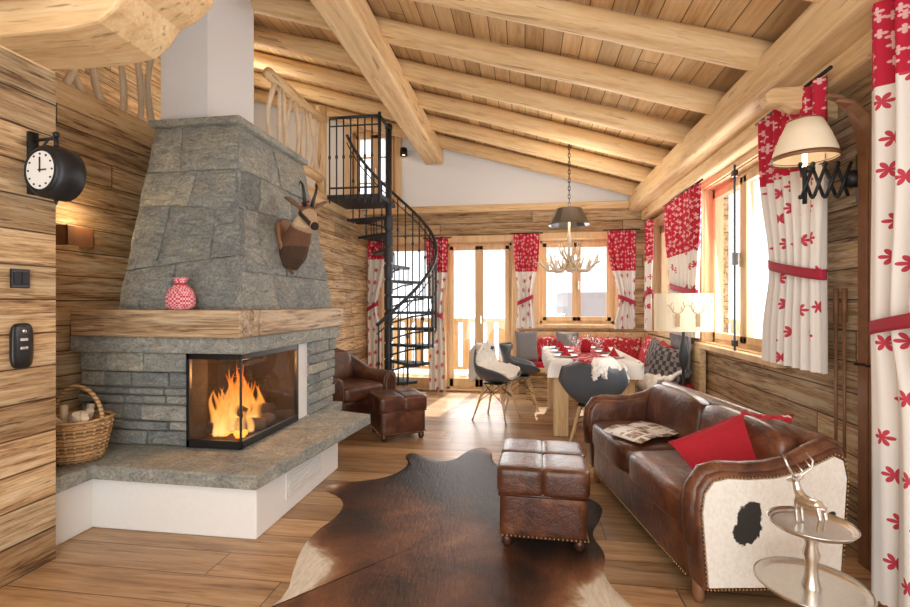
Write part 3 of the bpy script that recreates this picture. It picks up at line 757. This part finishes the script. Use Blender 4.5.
def armchair(name,loc,rz):
    o=root(name,loc,rz)
    path=[];Rr=.33
    for i in range(8): path.append((-Rr,-.36+.36*i/8,0))
    for i in range(17):
        a=pi-pi*i/16;path.append((Rr*math.cos(a),Rr*math.sin(a)*.95,math.sin(pi*i/16)))
    for i in range(1,9): path.append((Rr,-.36*i/8,0))
    vs=[];fs=[];m=12;n=len(path)
    for i,(x,y,b) in enumerate(path):
        j0=max(0,i-1);j1=min(n-1,i+1)
        tx=path[j1][0]-path[j0][0];ty=path[j1][1]-path[j0][1];L=math.hypot(tx,ty);nx,ny=-ty/L,tx/L
        h=.58+.24*b**1.3
        prof=[(.07,.10),(.085,.30),(.09,h-.14),(.10,h-.07),(.08,h-.015),(.03,h+.005),(-.03,h-.005),(-.075,h-.04),(-.085,h-.10),(-.07,h-.2),(-.065,.30),(-.06,.10)]
        for (q,z) in prof: vs.append(V(x+nx*q,y+ny*q,z))
    for i in range(n-1):
        for k in range(m):
            k2=(k+1)%m;fs.append((i*m+k,i*m+k2,(i+1)*m+k2,(i+1)*m+k))
    fs.append(tuple(range(m)));fs.append(tuple((n-1)*m+k for k in range(m))[::-1])
    obj('tub_shell',[(vs,fs)],M_leatherD,o,smooth=True,bevel=.015,seg=3)
    obj('seat_cushion',[P_soft((0,-.08,.40),(.54,.62,.17),6)],M_leather,o,smooth=True)
    obj('seat_base',[P_soft((0,-.07,.22),(.54,.58,.26),9)],M_leatherD,o,smooth=True)
    obj('back_cushion',[P_soft((0,.19,.62),(.44,.16,.34),4,rot=(-.18,0,0))],M_leather,o,smooth=True)
    nl=[]
    for sx in(-1,1): nl+=nails([(sx*(.33+.06),-.372,.12),(sx*(.33+.075),-.372,.50),(sx*.33,-.372,.575),(sx*(.27),-.372,.50),(sx*.275,-.372,.12)],.022,.006)
    obj('nailheads',nl,M_brass,o,smooth=True)
    obj('feet',[P_lathe([(.02,0),(.03,.02),(.03,.11)],12,(sx*.29,sy,0),close=True) for sx in(-1,1) for sy in(-.3,.22)],M_darkwood,o,smooth=True)
armchair('leather_armchair',(-1.90,4.86,0),1.0)

SO=root('leather_sofa',(.89,2.96,0),-pi/2+.165)
SO.scale=(1,.785,1)
L=1.62
def armprof(off=0):
    pts=[(-.38,.10),(-.40,.30),(-.415,.44),(-.40,.53),(-.35,.585),(-.27,.60),(-.15,.595),(.0,.60),(.14,.625),(.26,.67),(.34,.70),(.39,.68),(.41,.60),(.395,.40),(.37,.10)]
    return [((p[0])*(1-off/.40),.36+(p[1]-.36)*(1-off/.28)) for p in pts]
for s,nm in((1,'arm_near'),(-1,'arm_far')):
    x0=s*(L/2-.13);x1=s*(L/2)
    obj(nm,[P_prism(armprof(),'x',min(x0,x1),max(x0,x1))],M_leather,SO,smooth=True,bevel=.03,seg=4)
    xo=s*(L/2+.004)
    obj(nm+'_cowhide_panel',[P_prism(armprof(.028),'x',min(x1-s*.01,xo+s*.006),max(x1-s*.01,xo+s*.006))],M_cow,SO,bevel=.004)
    pr=[(x1+s*.008,y,z) for y,z in armprof(.020)];pr=pr+[pr[0]]
    obj(nm+'_nailheads',nails(pr,.019,.0055),M_brass,SO,smooth=True)
    obj(nm+'_roll',[P_tube([(s*(L/2-.065),y*.97,z-.016) for y,z in armprof(.0)[1:-1]],.046,12)],M_leather,SO,smooth=True)
obj('back_frame',[P_prism([(.22,.12),(.40,.12),(.43,.5),(.43,.66),(.40,.715),(.34,.735),(.28,.71),(.25,.6),(.20,.42)],'x',-L/2+.05,L/2-.05)],M_leather,SO,smooth=True,bevel=.02,seg=3)
obj('seat_base',[P_soft((0,-.06,.20),(L-.18,.66,.24),12)],M_leather,SO,smooth=True)
obj('seat_cushion',[P_soft((-L/4+.06,-.10,.375),(L/2-.12,.66,.19),5.5),P_soft((L/4-.06,-.10,.375),(L/2-.12,.66,.19),5.5)],M_leather,SO,smooth=True)
obj('back_cushion',[P_soft((-L/4+.06,.20,.555),(L/2-.12,.20,.36),4.5,rot=(-.2,0,0)),P_soft((L/4-.06,.20,.555),(L/2-.12,.20,.36),4.5,rot=(-.2,0,0))],M_leather,SO,smooth=True)
obj('feet',[P_lathe([(.018,0),(.03,.03),(.032,.12)],12,(sx*.70,sy,0),close=True) for sx in(-1,1) for sy in(-.33,.33)],M_darkwood,SO,smooth=True)
obj('front_nailheads',nails([(-.70,-.392,.11),(.70,-.392,.11)],.02,.0055),M_brass,SO,smooth=True)
PL=root('red_cushion',(1.00,2.50,.560),.36)
obj('cover',[P_pillow((0,0,0),.48,.36,.16,(-.78,-.30,0))],M_redfab,PL,smooth=True)
obj('piping',[P_tube([tuple((Euler((-.78,-.30,0)).to_matrix()@V(x,0,z))) for x,z in [(-.23,-.17),(0,-.162),(.23,-.17),(.216,0),(.23,.17),(0,.162),(-.23,.17),(-.216,0),(-.23,-.17)]],.006,6)],M_redtrim,PL,smooth=True)
PL=root('red_cushion.001',(1.17,2.66,.60),-.9)
obj('cover',[P_pillow((0,0,0),.34,.30,.14,(-.35,-.1,0))],M_knit,PL,smooth=True)
MG=root('open_magazine',(.77,3.20,.474),.6)
def page(s):
    def f(u,v): return V(s*u*.23,-.16+.32*v,.018*math.sin(u*pi)+.004+.012*(1-u))
    return P_grid(f,10,4)
obj('pages',[page(1),page(-1)],M_pages,MG,smooth=True,solid=.004)

ST=root('tiered_silver_side_table',(.985,1.83,0))
def tray(z,r): return P_lathe([(0,0),(r*.85,0),(r*.93,.004),(r,.016),(r*1.02,.018),(r,.022),(r*.93,.010),(r*.85,.006),(0,.006)],40,(0,0,z))
obj('upper_tray',[tray(.52,.13)],M_silver,ST,smooth=True)
obj('lower_tray',[tray(.31,.17)],M_silver,ST,smooth=True)
obj('stem',[P_lathe([(0,.0),(.12,.0),(.12,.012),(.03,.03),(.016,.06),(.02,.10),(.014,.14),(.024,.20),(.014,.24),(.03,.30),(.03,.312)],20),P_lathe([(.03,.315),(.022,.345),(.018,.40),(.026,.43),(.018,.46),(.024,.49),(.03,.52)],20)],M_silver,ST,smooth=True)
DR=root('silver_stag_figurine',(.975,1.83,.527),1.9,.92)
fuse('stag',[P_tube([(-.06,0,.078),(-.04,0,.088),(-.01,0,.085),(.02,0,.087),(.04,0,.097)],[.014,.024,.022,.025,.018],12),
 P_tube([(.025,0,.092),(.045,0,.118),(.054,0,.15)],[.022,.016,.012],10),
 P_tube([(.043,0,.153),(.06,0,.155),(.075,0,.148),(.092,0,.140)],[.010,.014,.010,.006],10)]+
 [P_tube([(x,y,.09),(x+dx,y,.048),(x+dx*.2,y,.003)],[.013,.007,.0065],8) for x,y,dx in((.034,.013,.006),(.034,-.013,.006),(-.048,.013,-.012),(-.048,-.013,-.012))]+
 [P_tube([(.046,s*.008,.160),(.038,s*.028,.168)],[.006,.003],6) for s in(-1,1)]+[P_tube([(-.058,0,.09),(-.075,0,.082)],[.006,.003],6)],M_silver,DR,vox=.0022,smooth=2)
an=[]
for s in(-1,1):
    m=[(.05,s*.006,.162),(.042,s*.026,.182),(.032,s*.050,.203),(.036,s*.060,.230),(.05,s*.052,.252)]
    an.append(P_tube(m,[.0055,.005,.0045,.004,.0015],6))
    for i in(1,2,3): an.append(P_tube([m[i],(m[i][0]+.024,m[i][1]-s*.006,m[i][2]+.026)],[.0045,.0015],6))
obj('antlers',an,M_silver,DR,smooth=True)

# ------------------------------------------------------------------ dining
def chair(name,loc,rz,fur=None):
    o=root(name,loc,rz)
    def sh(u,v,off=0):
        s=2*u-1
        prof=[(-.22,.455),(-.14,.43),(0,.415),(.12,.425),(.19,.48),(.225,.58),(.245,.69),(.265,.80)]
        q=v*(len(prof)-1);i=max(0,min(int(q),len(prof)-2));f=q-i
        y=prof[i][0]*(1-f)+prof[i+1][0]*f;z=prof[i][1]*(1-f)+prof[i+1][1]*f
        w=.235+.05*math.sin(pi*min(1,v*1.15))
        if v>.8:w-=.10*((v-.8)/.2)**2
        x=s*w
        side=abs(s)**2.6
        lift=.20*side*math.sin(pi*min(1,v*.95+.05))**.8
        wrap=-.17*side*max(0,(v-.42)/.58)
        return V(x,y+wrap,z+lift*(1 if v<.75 else max(0.15,1-(v-.75)*3.4))+off)
    obj('shell',[P_grid(sh,20,24)],M_grey,o,smooth=True,solid=.012)
    lg=[]
    for sx in(-1,1):
        for sy in(-1,1): lg.append(P_tube([(sx*.11,sy*.09,.40),(sx*.21,sy*.20,0)],[.016,.010],10))
    obj('legs',lg,M_pineZ,o,smooth=True)
    obj('wire_brace',[P_tube([(sx*.11,-.09,.39),(sx*.17,.15,.2)],.004,6) for sx in(-1,1)]+[P_tube([(sx*.11,.09,.39),(sx*.17,-.15,.2)],.004,6) for sx in(-1,1)]+[P_tube([(-.15,sy*.13,.24),(.11,sy*.09,.39)],.004,6) for sy in(-1,1)]+[P_tube([(.15,sy*.13,.24),(-.11,sy*.09,.39)],.004,6) for sy in(-1,1)]+[P_box((0,0,.405),(.26,.2,.012))],M_black,o)
    if fur:
        u0,u1,drop=fur
        def fr(u,v):
            uu=u0+(u1-u0)*u
            if v<.62:
                p=sh(uu,.10+v/.62*.90);nz=noise.noise((p.x*30,p.y*30,p.z*30))
                return p+V(0,-.03,.03)+V(nz*.012,nz*.02,nz*.02)
            t=(v-.62)/.38;p=sh(uu,1)
            nz=noise.noise((u*14,v*14,3))
            return p+V(nz*.012,-.03+.07*min(1,t*4)+nz*.02+.02*t,.035-drop*t*(1+.2*math.sin(u*9)))
        obj('sheepskin',[P_grid(fr,34,50)],M_wool,o,smooth=True,solid=.03)
    return o
chair('dining_chair',(.60,4.38,0),2.95,(.0,.46,.14))
chair('dining_chair.001',(-.32,5.45,0),pi/2-.35,(.04,.96,.36))
chair('dining_chair.002',(-.06,6.05,0),pi/2+.1,None)
TB=root('dining_table',(.66,5.45,0))
obj('tabletop',[P_bb(-.42,.42,-.72,.72,.71,.75)],M_pineY,TB,bevel=.006)
obj('pedestal_legs',[P_bb(-.38,-.24,-.66,-.52,0,.71),P_bb(.24,.38,-.66,-.52,0,.71),P_bb(-.38,-.24,.52,.66,0,.71),P_bb(.24,.38,.52,.66,0,.71),P_bb(-.38,.38,-.62,-.56,.58,.71),P_bb(-.38,.38,.56,.62,.58,.71)],M_pineZ,TB,bevel=.008)
def cl(u,v):
    x=-.54+1.08*u;y=-.84+1.68*v;z=.757
    ex=max(0,abs(x)-.425);ey=max(0,abs(y)-.725)
    dr=max(ex,ey)*1.5
    wob=.012*math.sin(x*22+y*19)
    X=max(-.432,min(.432,x))+(wob if ex>0 else 0)+math.copysign(.006,x)*(ex>0);Y=max(-.732,min(.732,y))+(wob if ey>0 else 0)
    return V(X,Y,z-dr)
obj('tablecloth',[P_grid(cl,44,60)],M_linen,TB,smooth=True)
for (x,y) in[(-.25,-.45),(.22,-.45),(-.25,0),(.22,0),(-.25,.45),(.22,.45)]:
    obj('plate',[P_lathe([(0,.0),(.07,.0),(.12,.014),(.125,.016),(.12,.018),(.07,.006),(0,.006)],24,(x,y,.76))],M_white,TB,smooth=True)
    obj('napkin',[P_lathe([(.0,.0),(.06,.0),(.035,.03),(.0,.10)],8,(x,y,.768))],M_redfab,TB)
    obj('wine_glass',[P_lathe([(.03,0),(.004,.005),(.004,.08),(.03,.10),(.035,.14),(.028,.17)],16,(x*.45,y+.14,.76))],M_goblet,TB,smooth=True)
obj('table_runner_red',[P_bb(-.20,.20,-.748,.748,.758,.763),P_bb(-.20,.20,-.754,-.746,.60,.763)],M_knit,TB)
obj('lantern',[P_lathe([(.0,0),(.05,0),(.06,.06),(.05,.12),(.02,.14)],16,(0,0,.765))],M_redfab,TB,smooth=True)
BN=root('corner_bench')
obj('seat',[P_bb(-.0,1.70,6.48,6.98,.38,.44),P_bb(1.25,1.70,4.85,6.48,.38,.44)],M_pineY,BN,bevel=.008)
obj('plinth',[P_bb(.02,1.70,6.55,6.98,0,.38),P_bb(1.32,1.70,4.9,6.5,0,.38)],M_wallX,BN)
obj('backrest',[P_bb(.0,1.70,6.90,6.98,.44,.90),P_bb(1.64,1.70,4.85,6.90,.44,.88)],M_pineY,BN,bevel=.006)
obj('seat_pad',[P_soft((.84,6.70,.47),(1.62,.38,.07),8),P_soft((1.46,5.68,.47),(.36,1.56,.07),8)],M_redfab,BN,smooth=True)
for i,x in enumerate([.20,.50,.80,1.10,1.40]):
    r=root('bench_cushion' if i==0 else 'bench_cushion.%03d'%i,(x,6.79,.67));obj('cover',[P_pillow((0,0,0),.36,.36,.13,(-.2,0,RN.uniform(-.1,.1)))],M_knit,r,smooth=True)
for i,(x,y,m) in enumerate([(1.54,6.35,M_knit),(1.52,5.95,M_tart),(1.50,5.55,M_redfab),(1.40,5.02,M_tart)]):
    r=root('side_bench_cushion' if i==0 else 'side_bench_cushion.%03d'%i,(x,y,.69),-pi/2+(.5 if i==3 else 0));obj('cover',[P_pillow((0,0,0),.40,.38,.14,(-.25,.1,0))],m,r,smooth=True)
r=root('sheepskin_throw',(1.42,5.30,.55))
def thr(u,v):
    a=-.30+.60*u;q=v
    nz=noise.noise((u*12,v*14,1))*.03
    if q<.5: return V(.20-.02+nz,a,.48-q*.9+nz*.4)
    t=(q-.5)*2
    return V(.18-.34*min(1,t*1.3)+nz*.5,a,.03+nz-.30*max(0,t-.75)/.25)
obj('fleece',[P_grid(thr,24,30)],M_graywool,r,smooth=True,solid=.03)
r=root('sheepskin_throw.001',(1.34,4.98,.55),.2);obj('fleece',[P_grid(lambda u,v:V(-.20+.34*u,-.16+.28*v,.02+.25*max(0,u-.6)-.5*max(0,.2-u)+.03*noise.noise((u*9,v*9,5))),20,20)],M_wool,r,smooth=True,solid=.035)
r=root('grey_cushion',(.02,6.62,.72));obj('cover',[P_pillow((0,0,0),.32,.42,.12,(-.15,0,.2))],M_graywool,r,smooth=True)
r=root('grey_cushion.001',(.56,6.60,.72));obj('cover',[P_pillow((0,0,0),.30,.42,.12,(-.15,0,-.1))],M_graywool,r,smooth=True)
# lamp
r=root('floor_lamp',(1.42,4.60,0));obj('base',[P_lathe([(0,0),(.12,0),(.12,.02),(.03,.04),(.015,.08),(.014,.70),(.03,.74),(.045,.82),(.03,.92),(.014,.98),(.012,1.08)],20)],M_anthr,r,smooth=True)
obj('shade',[xf(P_lathe([(.25,1.05),(.25,1.39),(.245,1.39),(.245,1.05)],40),Matrix.Diagonal((1,.55,1,1)))],M_cream,r);obj('bulb',[P_ell((0,0,1.18),.04)],M_bulb,r,smooth=True)
def staghead(cx,cy,cz,s):
    P=[]
    P.append(P_box((cx,cy,cz-.03*s),(.035*s,.004,.11*s)));P.append(P_ell((cx,cy,cz+.0),(.022*s,.003,.035*s),10,6))
    for q in(-1,1):
        m=[(cx+q*.01*s,cy,cz+.03*s),(cx+q*.04*s,cy,cz+.05*s),(cx+q*.06*s,cy,cz+.09*s),(cx+q*.045*s,cy,cz+.13*s)]
        P.append(P_tube(m,.004*s,6));P.append(P_tube([m[2],(cx+q*.085*s,cy,cz+.11*s)],.003*s,6));P.append(P_tube([m[1],(cx+q*.03*s,cy,cz+.09*s)],.003*s,6))
    return P
obj('stag_motif',staghead(-.09,-.135,1.18,1.0)+staghead(.08,-.137,1.18,1.0),plain('motif_tan',(.46,.31,.18),.8),r)
# chandelier
CH=root('antler_chandelier',(.48,5.4,0))
zc=roof(.48)
obj('ceiling_rose',[P_lathe([(0,zc-.0),(.05,zc-.0),(.05,zc-.05),(0,zc-.06)],16)],M_black,CH)
chn=[];z=2.34;ii=0
while z<zc-.05:
    a=ii%2;ii+=1
    pts=[((.011*math.cos(t_) if a else 0),(0 if a else .011*math.cos(t_)),z+.028*math.sin(t_)) for t_ in [k*pi/5 for k in range(11)]]
    chn.append(P_tube(pts,.005,5));z+=.045
obj('chain',chn,M_black,CH)
obj('metal_crown',[P_lathe([(.14,2.34),(.15,2.32),(.22,2.18),(.225,2.16),(.21,2.17),(.13,2.32)],12)],plain('dark_pewter',(.22,.22,.23),.35,1),CH,smooth=False)
obj('stem',[P_tube([(0,0,2.34),(0,0,1.66)],.014,8),P_ell((0,0,1.70),(.05,.05,.06)),P_ell((0,0,2.0),(.025,.025,.08))],M_antler,CH,smooth=True)
an=[];cd=[];bl=[]
for i in range(7):
    a=2*pi*i/7+.2;ca,sa=math.cos(a),math.sin(a)
    def q(r,z,t=0): return (r*ca-t*sa,r*sa+t*ca,z)
    m=[q(.03,1.74),q(.12,1.66,.02),q(.22,1.66,.05),q(.30,1.74,.07),q(.33,1.84,.05)]
    an.append(P_tube(m,[.02,.018,.016,.013,.004],8))
    an.append(P_tube([m[2],q(.25,1.76,.01),q(.24,1.84,-.02)],[.012,.009,.002],7));an.append(P_tube([m[1],q(.14,1.78,.06),q(.16,1.90,.09)],[.012,.009,.002],7));an.append(P_tube([m[3],q(.38,1.76,.10)],[.01,.002],7))
    an.append(P_tube([q(.03,1.76),q(.08,1.86,-.05),q(.10,1.98,-.06)],[.014,.01,.002],7))
    cd.append(P_tube([q(.22,1.67,.05),q(.22,1.76,.05)],.014,10));bl.append(P_ell(q(.22,1.785,.05),(.013,.013,.028),8,6))
obj('antlers',an,M_antler,CH,smooth=True);obj('candles',cd,M_white,CH,smooth=True);obj('bulbs',bl,M_bulb,CH,smooth=True)

# ------------------------------------------------------------------ curtains
cn=[0]
def curtain(p0,p1,z0,z1,tz,tf,anchor,redz,folds=5,amp=.028,face=(-1,0),flare=.75,rod=True):
    nm='curtain' if cn[0]==0 else 'curtain.%03d'%cn[0];cn[0]+=1
    r=root(nm)
    p0=V(*p0,0);p1=V(*p1,0);d=p1-p0;W=d.length;nrm=V(face[0],face[1],0)
    nu,nv=folds*12,36;uvs=[]
    def f(u,v):
        z=z0+(z1-z0)*v
        if z>tz: c=1-(1-tf)*math.exp(-((z-tz)/.42)**2)
        else: c=tf+(flare-tf)*(1-math.exp(-((z-tz)/.25)**2))
        s=anchor+(u-anchor)*c
        am=amp*(1.25-.4*c)
        ph=noise.noise((u*2,z*.6,cn[0]))*.9
        uvs.append((u*W*1.35+cn[0]*.37,z))
        return p0+d*s+nrm*(am*math.sin(u*2*pi*folds+ph)+am*.3*math.sin(u*4.3*pi*folds+z))+V(0,0,z)
    part=P_grid(f,nu,nv)
    o=obj('drape',[part],fab(redz),r,smooth=True,normals=False)
    uvl=o.data.uv_layers.new(name='UVMap')
    for lp in o.data.loops: uvl.data[lp.index].uv=uvs[lp.vertex_index]
    if tf<.98:
        c0=p0+d*(anchor+(0-anchor)*tf);c1=p0+d*(anchor+(1-anchor)*tf)
        mid=(c0+c1)/2;hw=(c1-c0).length/2+.012;dd=d.normalized()
        th=amp*1.3+.02
        def tb(u,v):
            a=2*pi*u;return mid+dd*(hw*math.cos(a))+nrm*(th*math.sin(a))+V(0,0,tz-.028+.056*v+.05*math.cos(a)*(1 if anchor<.5 else -1))
        obj('tieback',[P_grid(tb,30,3)],M_redtrim,r,smooth=True,solid=.006)
    if rod:
        e=d.normalized()*.05
        obj('rod',[P_tube([tuple(p0-e+V(0,0,z1+.01)),tuple(p1+e+V(0,0,z1+.01))],.010,8)],M_black,r,smooth=True)
    return r
yb=6.84
curtain((-2.30,yb),(-2.00,yb),.05,2.24,1.25,.5,0,1.95,3,face=(0,-1))
curtain((-1.42,yb),(-1.10,yb),.05,2.24,1.15,.5,.5,1.75,3,face=(0,-1))
curtain((-.16,yb),(.20,yb),.95,2.28,1.35,.55,.4,1.75,4,face=(0,-1))
curtain((1.12,yb),(1.50,yb),.95,2.30,1.35,.55,.9,1.75,4,face=(0,-1))
xr=1.57
curtain((xr,6.60),(xr,6.30),.95,2.36,1.4,.75,0,1.85,4)
curtain((xr,5.72),(xr,4.62),.98,2.40,1.45,.70,.7,1.80,8)
curtain((1.55,3.46),(1.55,2.76),.93,2.50,1.50,.76,.9,2.06,7,flare=.9)
curtain((1.50,2.33),(1.50,1.55),.03,2.62,1.24,.80,0,2.22,6,flare=1.12)

# ------------------------------------------------------------------ scissor wall lamp, skis
WL=root('scissor_wall_lamp',(1.43,2.715,2.065))
obj('shade',[P_lathe([(.145,-.02),(.14,.02),(.112,.10),(.078,.175),(.073,.175),(.107,.10),(.135,.02)],32)],M_cream,WL,smooth=True)
obj('shade_trim',[P_lathe([(.148,-.028),(.153,-.02),(.148,-.004),(.14,-.015)],32),P_lathe([(.077,.171),(.083,.175),(.077,.181)],32)],M_darkwood,WL,smooth=True)
obj('bulb',[P_ell((0,0,.05),.035),P_tube([(0,0,.03),(0,0,-.06)],.012,8)],M_bulb,WL,smooth=True)
sc=[]
n=4;w=.23/n
for i in range(n):
    x0=-.02+i*w;x1=x0+w
    for yy,zz in((-.012,1),(.012,-1)):
        sc.append(P_tube([(x0,yy,-.13-zz*.085),(x1,yy,-.13+zz*.085)],.008,6))
    for zz in(-.085,0,.085): sc.append(P_ell((x0+(w/2 if zz==0 else 0),0,-.13+zz),.012,8,6))
sc+=[P_box((.262,0,-.13),(.02,.05,.26)),P_tube([(0,0,-.25),(0,0,-.04)],.011,8),P_tube([(0,0,-.07),(.04,0,-.075)],.02,8),P_ell((.225,0,-.13),.045,12,8)]
obj('scissor_arm',sc,M_black,WL,smooth=True)
r=root('carved_wall_bracket',(1.72,2.98,2.44));obj('corbel',[P_prism([(0,-.12),(0,.08),(-.34,.08),(-.38,.04),(-.36,-.01),(-.28,-.02),(-.22,-.05),(-.12,-.06),(-.06,-.10)],'y',-.045,.045)],M_pine,r,bevel=.012)
SK=root('vintage_skis',(1.69,2.605,0))
def ski(y,h):
    pts=[(-.03,y,0.0),(-.03,y,h*.5),(-.03,y,h-.25),(-.045,y,h-.12),(-.08,y,h-.02),(-.14,y,h+.04),(-.20,y,h+.06)]
    vs=[];fs=[]
    for i,(x,yy,z) in enumerate(pts):
        w=.034 if i<5 else .03 if i==5 else .012
        tdir=V(1,0,0) if i<3 else V(.85,0,.5) if i<5 else V(.3,0,1)
        for sx,sy in((-.008,-w),(.008,-w),(.008,w),(-.008,w)): vs.append(V(x,yy+sy,z)+tdir*sx)
    for i in range(len(pts)-1):
        for k in range(4): k2=(k+1)%4;fs.append((i*4+k,i*4+k2,(i+1)*4+k2,(i+1)*4+k))
    fs.append((0,1,2,3));e=(len(pts)-1)*4;fs.append((e+3,e+2,e+1,e))
    return vs,fs
obj('ski_pair',[ski(.038,2.28),ski(-.042,2.22)],M_darkwood,SK,bevel=.003)
obj('bindings',[P_tube([(-.045,y-.03,1.0),(-.07,y,1.0),(-.045,y+.03,1.0)],.006,8) for y in(.038,-.042)],M_black,SK)
SP=root('ski_poles',(1.66,2.79,0))
pp=[]
for y in(.0,.07):
    pp.append(P_tube([(0,y,.02),(0,y,1.35)],.008,8));pp.append(P_tube([(0,y,1.2),(0,y,1.38)],.013,8))
    pp.append(P_tube([(-.07+.07*math.cos(k*pi/8)-0.0,y,.14+.07*math.sin(k*pi/8)) for k in range(17)],.006,6))
    pp.append(P_tube([(-.14,y,.14),(0,y,.14)],.004,5));pp.append(P_tube([(-.07,y,.07),(-.07,y,.21)],.004,5))
obj('poles',pp,M_darkwood,SP,smooth=True)

bpy.context.view_layer.update()
for e in [o for o in COL.objects if o.type=='EMPTY' and o.location.length<1e-6]:
    bb=[c.matrix_world@Vector(q) for c in e.children for q in c.bound_box]
    if not bb: continue
    c=V((min(b.x for b in bb)+max(b.x for b in bb))/2,(min(b.y for b in bb)+max(b.y for b in bb))/2,min(b.z for b in bb))
    for ch in e.children: ch.location=ch.location-c
    e.location=c

# ------------------------------------------------------------------ light
w=bpy.data.worlds.new('World');S.world=w;w.use_nodes=True
bg=w.node_tree.nodes['Background'];bg.inputs[0].default_value=(.92,.96,1,1);bg.inputs[1].default_value=1.75
def light(name,ty,loc,energy,col=(1,1,1),size=1,size_y=None,target=None,**k):
    l=bpy.data.lights.new(name,ty);l.energy=energy;l.color=col
    if ty=='AREA':
        l.size=size
        if size_y:l.shape='RECTANGLE';l.size_y=size_y
    for a,b in k.items(): setattr(l,a,b)
    o=bpy.data.objects.new(name,l);COL.objects.link(o);o.location=loc
    if target is not None:
        o.rotation_euler=(Vector(target)-Vector(loc)).to_track_quat('-Z','Y').to_euler()
    return o
light('sun','SUN',(3,12,9),6.5,(1,.95,.88),target=(3-.12*9,12-.8*9,0),angle=.01)
light('room_fill','AREA',(-.2,-.9,2.2),38,(1,.96,.91),3,2,target=(-.3,4,1.6))
light('ceiling_bounce','AREA',(-.3,-.7,.6),42,(1,.95,.87),3,1.0,target=(-.6,3.8,3.8))
light('fire_glow','POINT',(-1.95,3.1,.80),9,(1,.42,.12),shadow_soft_size=.08)
light('window_fill','AREA',(1.85,4.25,1.66),36,(1,.98,.95),1.3,1.35,target=(-1,4.0,1.4))
light('window_fill_back','AREA',(-.67,7.0,1.2),28,(1,.98,.95),.9,2.0,target=(-.5,4.0,1.0))
light('window_fill_dining','AREA',(.73,7.03,1.6),18,(1,.98,.95),1.0,1.1,target=(.5,4.0,1.6))
light('loft_light','POINT',(-3.3,5.2,3.7),26,(1,.88,.72),shadow_soft_size=.3)
light('wall_light_glow','POINT',(-2.86,2.77,1.87),2.5,(1,.7,.4),shadow_soft_size=.05)
light('dining_glow','POINT',(.48,5.4,2.45),24,(1,.90,.76),shadow_soft_size=.2)

cam=bpy.data.cameras.new('cam');co=bpy.data.objects.new('camera',cam);COL.objects.link(co)
cam.sensor_width=36;cam.lens=480/910*36;cam.clip_start=.05;cam.clip_end=500
co.location=(0,0,1.3);co.rotation_euler=(pi/2,0,math.radians(8.3))
S.camera=co
